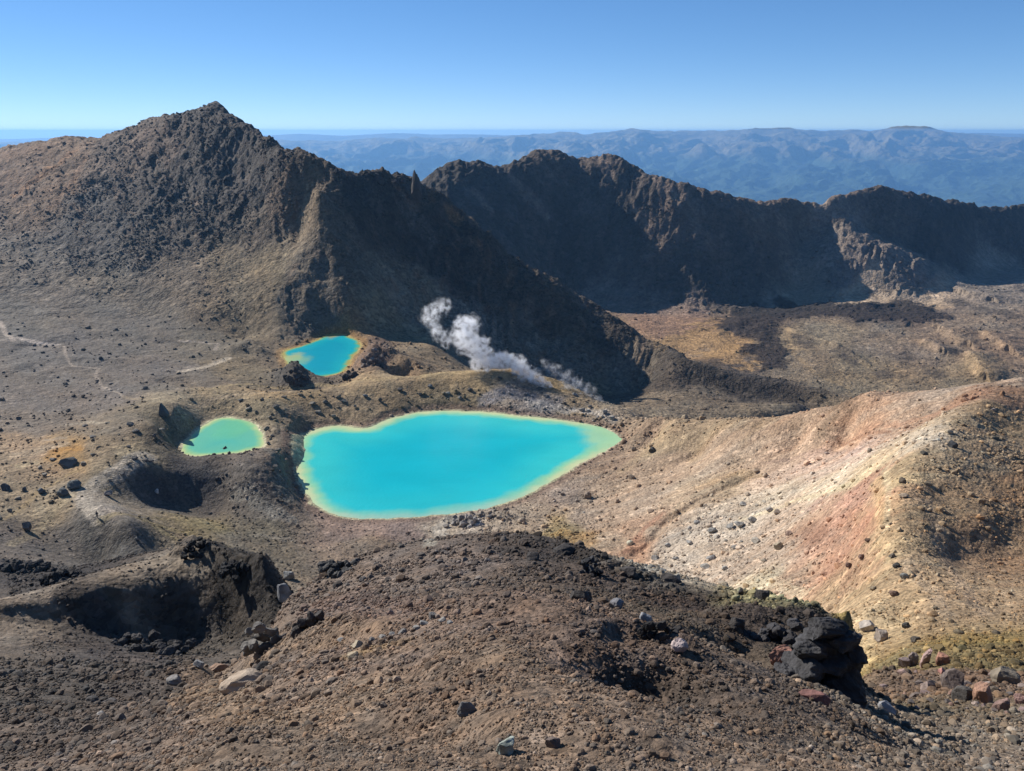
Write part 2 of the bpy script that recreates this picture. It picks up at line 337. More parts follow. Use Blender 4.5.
def srgb(h):
    c = np.array([int(h[i:i + 2], 16) for i in (0, 2, 4)]) / 255.0
    return np.where(c <= 0.04045, c / 12.92, ((c + 0.055) / 1.055)**2.4)
sp = []; sval = []
for px, py, col, ro, gu in SAM:
    u, v = uv_of(px, py)
    sp.append((u, v * VS)); sval.append(list(srgb(col)) + [ro, gu])
sp = np.array(sp); sval = np.array(sval)
ATT = np.zeros((NCV, NCU, 5))
wu = fbm(cu[None, :] * 14 + 0 * cv[:, None], cv[:, None] * 11 + 0 * cu[None, :], 4, 77) * 0.02
wv = fbm(cu[None, :] * 14 + 50, cv[:, None] * 11 + 20, 4, 99) * 0.02
for j in range(NCV):
    d2 = (cu[:, None] + wu[j][:, None] - sp[None, :, 0])**2 + (cv[j] * VS + wv[j][:, None] - sp[None, :, 1])**2 + 1e-5
    w = d2**-2.2
    ATT[j] = (w @ sval) / w.sum(1)[:, None]
def att(u, v):
    x = (np.clip(u, CU0, CU1) - CU0) / (CU1 - CU0) * (NCU - 1)
    y = (np.clip(v, CV0, CV1) - CV0) / (CV1 - CV0) * (NCV - 1)
    xi = np.clip(x.astype(int), 0, NCU - 2); yi = np.clip(y.astype(int), 0, NCV - 2)
    fx = (x - xi)[..., None]; fy = (y - yi)[..., None]
    return (ATT[yi, xi] * (1 - fx) + ATT[yi, xi + 1] * fx) * (1 - fy) + (ATT[yi + 1, xi] * (1 - fx) + ATT[yi + 1, xi + 1] * fx) * fy
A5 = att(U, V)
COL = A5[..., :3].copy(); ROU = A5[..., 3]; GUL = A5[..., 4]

# ------------------------------------------------------------------ lakes: outlines at their real place
LAKES = [dict(z=rise(226, -100)[1], R=5.0, pts=OUTL[0]), dict(z=rise(237, -96)[1], R=3.5, pts=OUTL[1]), dict(z=rise(356, -104)[1], R=5.0, pts=OUTL[2])]
SHORE = np.full(U.shape, 99.0)
noise_fade = np.ones(U.shape)
def smooth_closed(p, n=4):
    p = np.array(p)
    for _ in range(n):
        q = np.roll(p, -1, 0)
        p = np.stack([0.75 * p + 0.25 * q, 0.25 * p + 0.75 * q], 1).reshape(-1, 2)
    return p
def sdf_poly(pl, X, Y):
    d = np.full(X.shape, 1e9); inside = np.zeros(X.shape, bool)
    q = np.roll(pl, -1, 0)
    for (x0, y0), (x1, y1) in zip(pl, q):
        dx, dy = x1 - x0, y1 - y0
        t = np.clip(((X - x0) * dx + (Y - y0) * dy) / (dx * dx + dy * dy + 1e-12), 0, 1)
        d = np.minimum(d, (X - x0 - t * dx)**2 + (Y - y0 - t * dy)**2)
        c = ((y0 > Y) != (y1 > Y)) & (X < dx * (Y - y0) / (dy if dy else 1e-9) + x0)
        inside ^= c
    d = np.sqrt(d)
    return np.where(inside, -d, d)
for L in LAKES:
    w = []
    for px, py in L['pts']:
        u, q = ut(px, py); Y = L['z'] / q; w.append((u * Y, Y))
    L['poly'] = smooth_closed(w, 2)
    a = L['poly']; pad = 26
    i = (YY[:, 0] > a[:, 1].min() - pad) & (YY[:, 0] < a[:, 1].max() + pad)
    j0, j1 = np.where(i)[0][[0, -1]]
    u0 = (a[:, 0] / a[:, 1]).min() - pad / 230; u1 = (a[:, 0] / a[:, 1]).max() + pad / 230
    i0, i1 = np.searchsorted(us, [u0, u1])
    s = (slice(j0, j1 + 1), slice(i0, i1))
    X, Y = XX[s], YY[s]
    sd = sdf_poly(a, X, Y) + fbm(X / 6, Y / 6, 4, 5) * 0.6
    L['win'] = s; L['sd'] = sd
    SHORE[s] = np.minimum(SHORE[s], sd)

# ------------------------------------------------------------------ relief added by noise (before the lakes are cut)
tmpw = np.clip(SHORE / 7.0, 0, 1)
base_fade = sstep(math.log(2), math.log(6), V)
n1 = fbm(U * 9, V * 9, 3, 11)
n2 = fbm(U * 42 + 0.3 * n1, V * 42, 3, 21)
rg = ridged(U * 30 + 0.5 * n1, V * 26 + 0.5 * n1, 4, 31)
rg2 = np.abs(fbm(U * 75, V * 75, 3, 41))
gul = ridged(U * 34 + 0.35 * n1, V * 5 + 2 * n1, 4, 51) - 0.6
far_w = sstep(math.log(60), math.log(300), V)
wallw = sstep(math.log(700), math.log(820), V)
rg_ = ((rg - 0.62) * 0.0017 + (rg2 - 0.42) * 0.0012)
big = ridged(U * 13 + 0.4 * n1, V * 9 + 0.3 * n1, 3, 71) - 0.55
gul2 = ridged(U * 60 + 0.6 * n1, V * 9 + 3 * n1, 3, 73) - 0.55
mtw = far_w * np.clip(GUL + 0.4 * np.clip(ROU - 1, 0, 1), 0, 1.4)
amp = 0.0010 * n2 * (0.5 + ROU) + np.clip(ROU - 0.75, 0, 2) * rg_ * (0.35 + 0.65 * far_w) * (1 - 0.6 * wallw) + GUL * (0.0030 - 0.0016 * wallw) * gul
amp += 0.0008 * n1 * (0.6 + ROU) + mtw * (0.0050 * big * (1 - .75 * wallw) + 0.0013 * gul2)
fine = fbm(U * 190, V * 150, 2, 61) * 0.0006 * (0.4 + ROU)
ZZ += YY * (amp + fine) * base_fade * (0.12 + 0.88 * tmpw)

R_ = relief
# small hills and scarps of the valley floor
R_([(868,309),(900,306),(925,312)], .012, .004, 'ridge'); R_([(720,335),(760,318),(810,309),(870,310)], .012, .003)
R_([(968,296),(985,300)], .012, .006, 'step', seed=3); R_([(945,333),(965,345)], .013, .008, 'step', seed=4); R_([(990,340),(1008,350)], .013, .008, 'step', seed=6)
R_([(970,360),(985,378)], .012, .011, 'step', seed=8); R_([(925,345),(940,352)], .008, .008, 'step', seed=9)
R_([(600,296),(660,304),(690,312)], .008, .003, seed=12); R_([(790,330),(835,345),(870,366)], .005, .003, seed=13)
R_([(765,322),(752,335),(752,350)], .03, .004, 'ridge', warp=1.2, seed=47); R_([(0,611),(50,604),(100,598)], .02, .010, 'step', seed=48)
# low mounds and folds of the plain
R_([(0,352),(60,340),(130,338),(190,345)], .016, -.004, seed=15); R_([(0,372),(60,358),(140,362)], .014, .003, seed=16); R_([(150,382),(180,378),(205,384)], .014, -.005, seed=17)
R_([(230,350),(250,345),(262,352)], .012, .005, seed=18)
# knobs between the lakes
R_([(365,362),(372,350),(388,352)], .014, .009, seed=19); R_([(395,372),(410,362),(425,372)], .012, .006, seed=20)
R_([(450,520),(475,513),(505,519)], .014, .010, seed=23)
R_([(640,552),(665,522),(700,498),(760,470)], .009, -.006, seed=24)
R_([(735,622),(785,632),(820,645)], .06, .035, 'ridge', warp=.6, seed=25)
R_([(880,480),(884,500),(882,530)], .005, .004, seed=27)
# ledges of the near slope
R_([(640,668),(680,682)], .095, -.10, 'ridge', warp=.5, seed=28); R_([(600,640),(645,640),(690,655)], .05, .035, 'ridge', warp=.9, seed=29)
R_([(738,640),(768,660)], .05, -.05, 'ridge', warp=.6, seed=33); R_([(655,622),(690,630),(715,640)], .035, -.028, 'ridge', warp=.8, seed=34)
R_([(230,672),(265,662)], .03, -.022, 'ridge', warp=.8, seed=35); R_([(400,668),(450,668)], .05, -.025, 'ridge', warp=.9, seed=36); R_([(300,640),(340,632),(390,628)], .04, .02, 'ridge', warp=.9, seed=37)
R_([(395,725),(450,728)], .08, -.03, 'ridge', warp=.9, seed=38); R_([(470,610),(520,604),(560,612)], .05, .016, 'ridge', warp=.9, seed=39); R_([(200,740),(260,750)], .08, .03, 'ridge', warp=.9, seed=43)
R_([(560,720),(640,735)], .09, .03, 'ridge', warp=.9, seed=44); R_([(80,700),(150,690)], .05, -.02, 'ridge', warp=.9, seed=45); R_([(880,740),(960,750)], .06, -.02, 'ridge', warp=.9, seed=46)
R_([(560,548),(600,562),(650,580)], .014, .012, 'ridge', warp=1.2, seed=30)
R_([(180,556),(195,543),(212,552),(262,564)], .016, .012, 'ridge', warp=1.4, seed=32)

# ------------------------------------------------------------------ cut the lakes
for L in LAKES:
    s, sd, zl = L['win'], L['sd'], L['z']
    z0 = ZZ[s]
    near = zl + 0.10 * np.clip(sd, 0, None) + 0.02
    w = sstep(0.6, L['R'], sd)
    zz = near * (1 - w) + np.maximum(z0, near) * w
    zz = np.where(sd < 0, zl - 0.4 * np.clip(-sd, 0, 3), zz)
    far = sstep(L['R'], L['R'] + 12, sd)
    ZZ[s] = np.where(sd < L['R'], zz, np.maximum(z0, near) * (1 - far) + z0 * far)

# ------------------------------------------------------------------ surface colour: dust, stains, crusts, trails, some painted shade
def stain_or_shade(pts, w, col, a=1.0, seed=1, warp=1.0, sharp=0.5, closed=False):
    """a band (or spot) of other material, or of painted shade, in the ground; w in fractions of the distance"""
    pl = uvline(pts)
    if len(pl) == 1: pl = [pl[0], (pl[0][0] + 1e-5, pl[0][1])]
    s = window(pl, w * 5)
    A, B = U[s], V[s]
    d, _ = seg_dist(pl, A + fbm(A / w * .5, B / w * .5, 4, seed) * w * warp * .6, B + fbm(A / w * .5 + 9, B / w * .5, 4, seed + 7) * w * warp * .6)
    m = (1 - sstep(w * sharp, w * (2 - sharp), d)) * a
    m = np.clip(m * (0.75 + 0.5 * fbm(A / w * 2.5, B / w * 2.5, 3, seed + 3)), 0, 1)[..., None]
    COL[s] = COL[s] * (1 - m) + srgb(col) * m
S_ = stain_or_shade
def patch(pts, col, a=.9, feather=.006, warp=.012, seed=1, rough=0):
    """an area of other material with an outline of its own"""
    pl = np.array(uvline(pts)); s = window(pl, .03)
    A, B = U[s], V[s]
    d = sdf_poly(pl, A + fbm(A * 40, B * 40, 4, seed) * warp, B + fbm(A * 40 + 9, B * 30, 4, seed + 3) * warp * 1.5)
    m = (1 - sstep(-feather, feather, d)) * a
    COL[s] = COL[s] * (1 - m[..., None]) + srgb(col) * m[..., None]
    if rough: ZZ[s] += YY[s] * m * rough * (ridged(A * 90, B * 60, 3, seed + 9) * .5 + .8)
def CR(ox, oy, k, pts): return [(ox + x / k, oy + y / k) for x, y in pts]
# broad variation: streaks following the fall of the ground, and blotches
blot = fbm(U * 22, V * 17, 5, 201)
COL *= (1 + 0.16 * blot + 0.10 * fbm(U * 120, V * 90, 4, 211))[..., None]
# streaks washed down the coloured slope
ds_ = np.array(uv_of(860, 436)) - np.array(uv_of(650, 535)); ds_ /= np.hypot(*ds_)
al_ = U * ds_[0] + V * ds_[1]; ac_ = U * ds_[1] - V * ds_[0]
cz_s = sstep(0.06, 0.14, U) * sstep(math.log(48), math.log(70), V) * (1 - sstep(math.log(230), math.log(260), V))
sk1 = fbm(al_ * 7 + .2 * n1, ac_ * 75 + .5 * n1, 4, 261); sk2 = fbm(al_ * 5 + 7, ac_ * 42 + .4 * n1, 4, 263)
COL *= (1 + cz_s * .20 * sk1)[..., None] * (1 + (cz_s * sk2)[..., None] * np.array([.16, 0.0, -.16]))
ZZ += YY * cz_s * .0007 * sk1
hue = fbm(U * 16 + 40, V * 12, 4, 221)[..., None]
COL *= 1 + hue * np.array([0.07, 0.0, -0.08])
# darker bare rock where the mountain sides are craggy
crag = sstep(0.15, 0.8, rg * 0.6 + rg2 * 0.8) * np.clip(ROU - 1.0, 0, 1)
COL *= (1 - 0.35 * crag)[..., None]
# rusty and dusty scree streaks on the mountain and the wall
st = (1 - .6 * wallw) * sstep(0.1, 0.9, fbm(U * 50 + n1, V * 6 + 3 * n1, 4, 231)) * np.clip(GUL, 0, 1)
COL = COL * (1 - 0.5 * st[..., None]) + 0.5 * st[..., None] * srgb('8a6c52')
S_([(75,150),(60,165),(40,178),(15,195)], .006, 'a0764f', .8, 301); S_([(85,160),(72,185),(50,215)], .005, '8d6c50', .6, 302)
S_([(0,158),(40,150)], .02, '80644c', .7, 303); S_([(140,140),(170,150)], .02, '78604f', .5, 304)
S_([(290,285),(310,262),(318,300)], .005, '7c6d55', .4, 305)
for i, (x, y) in enumerate([(517,185),(535,200),(690,200),(752,203),(700,232),(640,215),(820,232),(480,200),(670,192),(775,212),(655,180),(600,162)]):
    S_([(x - 5, y - 6), (x + 3, y + 4), (x + 10, y + 14)], .006, '93745a', .7, 310 + i)
S_([(452,214),(458,216)], .008, '9b7650', .8, 330); S_([(400,210),(420,222),(430,232)], .008, '77716a', .5, 331); S_([(405,200),(412,206)], .006, '8a847a', .5, 332)
# valley: straw coloured grass, dark lava tongue
V_ = lambda pts: CR(600, 262, 2.415, pts)
patch(V_([(10,90),(150,100),(310,122),(260,165),(140,185),(80,160),(40,120)]), '8c7362', .8, .02, .02, 340)
patch(V_([(130,192),(220,165),(300,122),(320,118),(270,170),(330,185),(375,195),(330,215),(370,235),(392,262),(340,257),(290,235),(220,208),(150,204)]), 'a3875f', .85, .012, .03, 341)
patch(V_([(270,165),(300,130),(350,108),(440,97),(520,105),(600,112),(660,98),(740,100),(800,108),(845,130),(820,148),(740,150),(650,142),(600,140),(520,132),(430,150),(440,190),(450,240),(430,265),(385,262),(372,228),(330,215),(385,192),(330,182)]), '37312f', .95, .008, .018, 342, .0016)
S_(V_([(455,160),(460,215),(520,270),(600,305)]), .004, 'a08c6c', .7, 347, .6)
S_([(840,296),(880,297),(925,298),(945,306)], .018, 'b8976a', .9, 345); S_([(790,298),(830,300)], .014, 'a88a62', .7, 346)
for i, (x, y) in enumerate([(798,337),(803,343),(840,350),(848,358),(905,355),(880,372),(935,372),(1005,312),(980,308),(955,300)]):
    S_([(x, y), (x + 6, y + 4)], .012, '4c4743', .8, 350 + i)
S_([(700,377),(745,384),(795,394),(850,404)], .018, '453f3a', .8, 362)  # shade of the terrace scarp, painted into the ground colour
# pale mineral crusts and the trails on the plain
S_([(0,322),(6,334),(14,340)], .0035, 'b9aca0', .9, 370, .6); S_([(18,338),(35,341),(58,342)], .006, 'b4aaa2', .9, 371, .7); S_([(0,340),(14,341)], .004, '9a9088', .8, 372)
S_([(64,346),(66,358),(72,366),(98,368),(95,376),(102,386),(116,392),(124,397)], .0022, 'a2968a', .9, 373, .5); S_([(124,397),(150,399),(180,402)], .005, '96876f', .7, 374, .7)
S_([(180,340),(200,342),(218,344),(215,350)], .003, 'a89d92', .8, 375, .6); S_([(180,372),(200,368),(215,363),(228,358)], .005, 'c2b6a4', .95, 376, .7); S_([(183,368),(196,365)], .004, '9c9288', .7, 377)
S_([(68,425),(85,422),(100,423)], .005, 'a39a88', .8, 378); S_([(15,455),(40,450),(62,444)], .012, 'a99a84', .6, 379); S_([(55,451),(80,448)], .009, 'a97c36', .7, 380)
S_([(20,466),(35,462)], .010, 'b0a282', .6, 381); S_([(45,440),(65,438)], .006, 'a89c8c', .7, 382)
S_([(10,545),(50,515),(78,492),(110,474)], .006, 'a39678', .5, 383); S_([(0,520),(40,490),(80,468)], .004, 'a08a60', .5, 384)
# trail on the crest between the basins, past the hiker
S_([(215,388),(250,384),(320,384),(380,380),(430,374),(480,371)], .005, 'a8956f', .8, 390, .6)
S_([(168,413),(185,405),(215,398),(250,393),(300,391)], .005, 'a4937a', .8, 391, .6)
S_([(148,455),(120,470),(100,480),(86,492),(84,504),(97,518)], .012, 'a79f93', 1, 392, .15, .7)
S_([(100,520),(150,522),(190,533),(230,548)], .006, '8b7e58', .7, 393); S_([(130,512),(180,520),(230,530)], .004, '8a7c56', .6, 394); S_([(155,527),(185,542)], .006, '968a64', .7, 395)
S_([(150,488),(180,484),(210,478)], .018, '4a4a4c', .5, 396); S_([(242,492),(262,505),(290,520)], .014, '85847e', .7, 397)  # first band paints the shade on the hollow's wall
S_([(255,535),(290,540)], .010, '77736c', .6, 398)
S_([(270,450),(285,470),(282,495)], .012, '77766f', .6, 399)
# grey altered rock behind the big lake and steaming ground
S_([(485,402),(510,392),(530,398)], .012, '8b8a90', .85, 400); S_([(535,404),(570,410)], .009, 'a5a3a0', .8, 401); S_([(580,410),(600,412),(615,420)], .008, 'b2aea8', .8, 402)
S_([(545,372),(575,385),(600,400)], .012, '8d949c', .6, 403); S_([(375,345),(388,352)], .006, 'a89a90', .5, 404)
S_([(330,332),(352,332),(366,342)], .006, 'a07c4c', .7, 405); S_([(430,545),(440,530),(455,518)], .010, 'b0aca4', .8, 406); S_([(470,512),(490,512)], .010, 'b8b0a6', .7, 407)
S_([(560,533),(590,535)], .012, '9c7a40', .7, 408)
# bands of the coloured ridge
S_([(610,440),(640,428),(660,430)], .007, '8b6e5a', .5, 409); S_([(625,470),(640,455),(680,442)], .010, '9a8a60', .6, 410)
S_([(612,556),(640,530),(680,500),(740,468),(820,440),(860,420)], .006, 'bb9a7e', .6, 411); S_([(625,552),(645,528),(662,514)], .005, 'a5654a', .9, 412, .7)
S_([(600,470),(680,455),(760,432),(830,418)], .007, '83705f', .5, 413); S_([(640,478),(720,458),(800,432)], .004, 'c4ab92', .6, 414)
S_([(700,487),(740,472),(765,476)], .008, 'b39255', .7, 415); S_([(690,520),(740,500),(800,478),(870,452),(900,435)], .009, 'c6c0b0', .75, 416)
S_([(740,520),(800,498),(860,480),(885,464)], .006, 'd2c88a', .6, 417); S_([(800,478),(850,462),(890,444)], .007, 'd8b8a8', .6, 418)
S_([(770,462),(800,456),(830,452),(860,450)], .005, '94767c', .5, 419); S_([(860,432),(900,425),(940,412),(990,398)], .006, 'a8683f', .7, 420)
S_([(838,440),(860,436),(890,432)], .003, '8a4a28', .8, 421, .6); S_([(862,412),(900,404),(960,394),(1020,384)], .008, 'a09488', .6, 422)
S_([(830,425),(860,412),(890,402)], .004, 'b98052', .7, 423); S_([(985,388),(1005,384),(1024,382)], .004, '2e2622', .9, 424, .4)
S_([(815,505),(850,495),(875,500)], .014, 'b87a70', .7, 425); S_([(850,515),(872,520),(868,535)], .014, 'bf7248', .7, 426); S_([(875,480),(880,500),(882,525)], .006, 'd2a24c', .85, 427)
S_([(885,468),(888,490),(886,530)], .004, 'd8c890', .6, 428); S_([(800,525),(830,545),(870,575)], .018, 'a86a50', .6, 429); S_([(805,530),(822,540)], .010, '7a4a40', .6, 430)
S_([(735,588),(770,584),(805,594)], .012, 'cfcaa0', .6, 431); S_([(845,625),(870,620),(895,625)], .018, 'c8b070', .7, 432); S_([(905,560),(930,590),(950,620)], .010, 'b0a088', .5, 433)
S_([(925,500),(940,540),(958,580),(985,615)], .010, 'a08e7c', .5, 434); S_([(900,440),(925,436),(945,444)], .014, 'c4c0b4', .6, 435); S_([(955,448),(990,450),(1020,445)], .010, '6e6854', .4, 436)
S_([(640,575),(680,548),(720,530),(750,525)], .028, 'bab8b2', .6, 437); S_([(700,590),(740,575),(790,560)], .018, 'b4a898', .5, 438)
# near slope
S_([(190,700),(225,670),(262,650),(330,640),(380,635)], .05, '9a8068', .5, 440); S_([(200,690),(240,715),(260,735)], .05, '9c8266', .4, 441)
S_([(350,655),(390,645)], .03, 'a88a58', .5, 442); S_([(330,600),(370,610),(400,620)], .05, '826860', .5, 443)
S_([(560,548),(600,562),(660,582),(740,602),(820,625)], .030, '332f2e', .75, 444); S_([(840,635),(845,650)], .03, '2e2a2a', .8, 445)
S_([(640,660),(690,680)], .05, '4c4440', .5, 446); S_([(390,650),(450,640),(520,660)], .05, '8f7a66', .4, 447)  # first band darkens the hollow: its shade put into the colour
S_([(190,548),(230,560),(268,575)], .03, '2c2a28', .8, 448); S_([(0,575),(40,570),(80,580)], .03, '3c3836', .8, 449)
# crusts and mud along the shores
nsh = fbm(XX / 1.5, YY / 1.5, 3, 600)
for L, crust, mud in zip(LAKES, ('b5b394', 'c2bfa0', 'b3a266'), ('7a665a', '8a7c66', '9a7848')):
    s, sd = L['win'], L['sd']
    k = sd + nsh[s] * 0.5
    m = (1 - sstep(2.2, 5.0, k))[..., None] * 0.7
    COL[s] = COL[s] * (1 - m) + srgb(mud) * m
    m = (1 - sstep(0.6, 1.3, k))[..., None] * 0.9
    COL[s] = COL[s] * (1 - m) + srgb(crust) * m
lum = (COL @ np.array([.3, .55, .15]))[..., None]
cs_ = (sstep(0.06, 0.16, U) * sstep(math.log(42), math.log(60), V) * (1 - sstep(math.log(240), math.log(280), V)))[..., None]
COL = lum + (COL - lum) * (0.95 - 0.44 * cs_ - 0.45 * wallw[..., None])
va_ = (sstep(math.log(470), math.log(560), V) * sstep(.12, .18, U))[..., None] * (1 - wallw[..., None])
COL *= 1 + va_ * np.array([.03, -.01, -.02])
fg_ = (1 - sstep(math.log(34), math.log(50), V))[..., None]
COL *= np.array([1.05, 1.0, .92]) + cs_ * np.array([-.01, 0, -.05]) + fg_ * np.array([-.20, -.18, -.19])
tan_ = srgb('b48a66')
COL = COL * (1 - .28 * cs_) + tan_ * .28 * cs_
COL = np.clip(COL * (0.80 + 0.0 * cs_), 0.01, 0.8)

def ground_at(u, v):
    """height of the finished ground"""
    iu = np.clip(np.searchsorted(us, u) - 1, 0, len(us) - 2); iv = np.clip(np.searchsorted(vs, v) - 1, 0, len(vs) - 2)
    fu = (u - us[iu]) / (us[iu + 1] - us[iu]); fv = (v - vs[iv]) / (vs[iv + 1] - vs[iv])
    return (ZZ[iv, iu] * (1 - fu) + ZZ[iv, iu + 1] * fu) * (1 - fv) + (ZZ[iv + 1, iu] * (1 - fu) + ZZ[iv + 1, iu + 1] * fu) * fv
def col_at(u, v):
    iu = np.clip(np.searchsorted(us, u), 0, len(us) - 1); iv = np.clip(np.searchsorted(vs, v), 0, len(vs) - 1)
    return COL[iv, iu]
def cast_fine(px, py):
    u, q = ut(px, py)
    vv = np.linspace(math.log(2.5), math.log(1200), 6000)
    g = ground_at(np.full(vv.shape, u), vv) / np.exp(vv)
    h = np.argmax(g >= q)
    v = vv[h] if g[h] >= q else vv[-1]
    return u * math.exp(v), math.exp(v), q * math.exp(v)

# ------------------------------------------------------------------ helpers for building objects
def link(o):
    scene.collection.objects.link(o); return o
def tag(o, label=None, cat=None, group=None, kind=None):
    if label: o['label'] = label
    if cat: o['category'] = cat
    if group: o['group'] = group
    if kind: o['kind'] = kind
    return o
def np_mesh(name, verts, faces, col=None, smooth=False):
    me = bpy.data.meshes.new(name)
    verts = np.ascontiguousarray(verts, dtype=np.float32); faces = np.ascontiguousarray(faces, dtype=np.int32)
    n, k = faces.shape
    me.vertices.add(len(verts)); me.vertices.foreach_set('co', verts.ravel())
    me.loops.add(n * k); me.loops.foreach_set('vertex_index', faces.ravel())
    me.polygons.add(n); me.polygons.foreach_set('loop_start', np.arange(0, n * k, k, dtype=np.int32))
    me.update(calc_edges=True)
    me.polygons.foreach_set('use_smooth', np.full(n, smooth))
    if col is not None:
        a = me.attributes.new('Col', 'FLOAT_COLOR', 'POINT')
        c = np.ones((len(verts), 4), dtype=np.float32); c[:, :3] = col
        a.data.foreach_set('color', c.ravel())
    return me

class NT:
    def __init__(s, tree): s.t = tree; s.t.nodes.clear()
    def n(s, typ, **kw):
        nd = s.t.nodes.new(typ)
        for k, v in kw.items():
            if k.startswith('i_'):
                key = k[2:]
                key = int(key) if key.isdigit() else key.replace('_', ' ')
                if hasattr(v, 'is_linked') or isinstance(v, bpy.types.NodeSocket): s.t.links.new(v, nd.inputs[key])
                else: nd.inputs[key].default_value = v
            else: setattr(nd, k, v)
        return nd
    def math(s, op, a, b=None, clamp=False):
        nd = s.t.nodes.new('ShaderNodeMath'); nd.operation = op; nd.use_clamp = clamp
        for i, v in enumerate((a, b)):
            if v is None: continue
            if isinstance(v, bpy.types.NodeSocket): s.t.links.new(v, nd.inputs[i])
            else: nd.inputs[i].default_value = v
        return nd.outputs[0]

def ground_mat(name, grain, bump=1.0, speck=0.5, warm=0.0):
    m = bpy.data.materials.new(name); m.use_nodes = True; t = NT(m.node_tree)
    out = t.n('ShaderNodeOutputMaterial'); bs = t.n('ShaderNodeBsdfPrincipled')
    bs.inputs['Roughness'].default_value = 0.92; bs.inputs['Specular IOR Level'].default_value = 0.2
    g = t.n('ShaderNodeNewGeometry').outputs['Position']
    at = t.n('ShaderNodeAttribute', attribute_name='Col').outputs['Color']
    n1 = t.n('ShaderNodeTexNoise', i_Vector=g, i_Scale=1 / grain, i_Detail=7.0, i_Roughness=0.68).outputs[0]
    n2 = t.n('ShaderNodeTexNoise', i_Vector=g, i_Scale=1 / (grain * 7), i_Detail=6.0, i_Roughness=0.6).outputs[0]
    vo = t.n('ShaderNodeTexVoronoi', i_Vector=g, i_Scale=2.6 / grain, i_Randomness=1.0)
    vb = t.n('ShaderNodeTexVoronoi', i_Vector=g, i_Scale=0.9 / grain, i_Randomness=1.0)
    sep = t.n('ShaderNodeSeparateColor', i_0=vo.outputs['Color'])
    sep2 = t.n('ShaderNodeSeparateColor', i_0=vb.outputs['Color'])
    f = t.math('ADD', t.math('MULTIPLY', t.math('SUBTRACT', n1, 0.5), 1.5), t.math('MULTIPLY', t.math('SUBTRACT', n2, 0.5), 0.9))
    f = t.math('ADD', f, t.math('MULTIPLY', t.math('SUBTRACT', sep.outputs[0], 0.5), speck))
    f = t.math('ADD', f, t.math('MULTIPLY', t.math('GREATER_THAN', sep2.outputs[0], 0.93), speck * 0.7))
    f = t.math('MAXIMUM', t.math('ADD', f, 1.0), 0.25)
    cmb = t.n('ShaderNodeCombineColor')
    m.node_tree.links.new(f, cmb.inputs[0]); m.node_tree.links.new(f, cmb.inputs[1]); m.node_tree.links.new(f, cmb.inputs[2])
    mx = t.n('ShaderNodeMix', data_type='RGBA', blend_type='MULTIPLY'); mx.inputs[0].default_value = 1.0
    m.node_tree.links.new(at, mx.inputs[6]); m.node_tree.links.new(cmb.outputs[0], mx.inputs[7])
    m.node_tree.links.new(mx.outputs[2], bs.inputs['Base Color'])
    h = t.math('ADD', t.math('MULTIPLY', n1, 0.55), t.math('MULTIPLY', t.math('SUBTRACT', 1.0, vo.outputs['Distance']), 0.16))
    b1 = t.n('ShaderNodeBump', i_Height=h, i_Strength=1.0, i_Distance=grain * 0.9 * bump)
    b2 = t.n('ShaderNodeBump', i_Height=n2, i_Strength=1.0, i_Distance=grain * 2.2 * bump, i_Normal=b1.outputs[0])
    m.node_tree.links.new(b2.outputs[0], bs.inputs['Normal']); m.node_tree.links.new(bs.outputs[0], out.inputs[0])
    return m

M_NEAR = ground_mat('scoria_ground', 0.22, 1.0, 0.8)
M_SLOPE = ground_mat('altered_ground', 0.9, 0.7, 0.7)
M_BASIN = ground_mat('basin_ground', 1.3, 0.7, 0.6)
M_MOUNT = ground_mat('mountain_rock', 3.5, 0.9, 0.7)
M_VALLEY = ground_mat('valley_ground', 3.0, 0.7, 0.7)
M_RIM = ground_mat('rim_rock', 6.0, 0.8, 0.5)

# ------------------------------------------------------------------ the ground, in its pieces (one continuous sheet)
cu_ = (U[:-1, :-1] + U[1:, 1:]) / 2; cv_ = (V[:-1, :-1] + V[1:, 1:]) / 2; cz_ = (ZZ[:-1, :-1] + ZZ[1:, 1:]) / 2
cy_ = np.exp(cv_)
edge = fbm(cu_ * 20, cv_ * 16, 3, 700) * 0.03
piece = np.full(cu_.shape, 1, dtype=np.int8)                      # basin ground
piece[(cv_ + edge > math.log(235)) & (cu_ > 0.13)] = 5
piece[(cv_ > math.log(330)) & (cu_ > -0.02)] = 5
piece[(cv_ + edge < math.log(236)) & (cv_ > math.log(44)) & (cu_ > 0.12 + edge)] = 2
piece[cv_ + edge * .5 < math.log(44)] = 0
piece[(cy_ > 398) & (cy_ < 780) & (cu_ < 0.26) & (cz_ > -152) & ((cu_ < -0.1) | (cy_ < 560))] = 3
piece[(cy_ > 398) & (cu_ < -0.3)] = 3
piece[(cy_ >= 780) & (cu_ > -0.3)] = 4
TRAILS = [[(215,388),(250,384),(320,384),(380,380),(430,374),(480,371)], [(150,455),(125,468),(103,479),(90,490),(85,500),(86,510),(97,519)],
          [(66,350),(66,358),(72,366),(98,368),(95,376),(102,386),(116,392),(124,397),(150,400),(180,402)]]
for k, pts in enumerate(TRAILS):
    pl = uvline(pts); s = window(pl, .02)
    s = (slice(s[0].start, min(s[0].stop, cu_.shape[0])), slice(s[1].start, min(s[1].stop, cu_.shape[1])))
    d, _ = seg_dist(pl, cu_[s], cv_[s])
    piece[s] = np.where(d < (.0045, .007, .0025)[k], 6, piece[s])
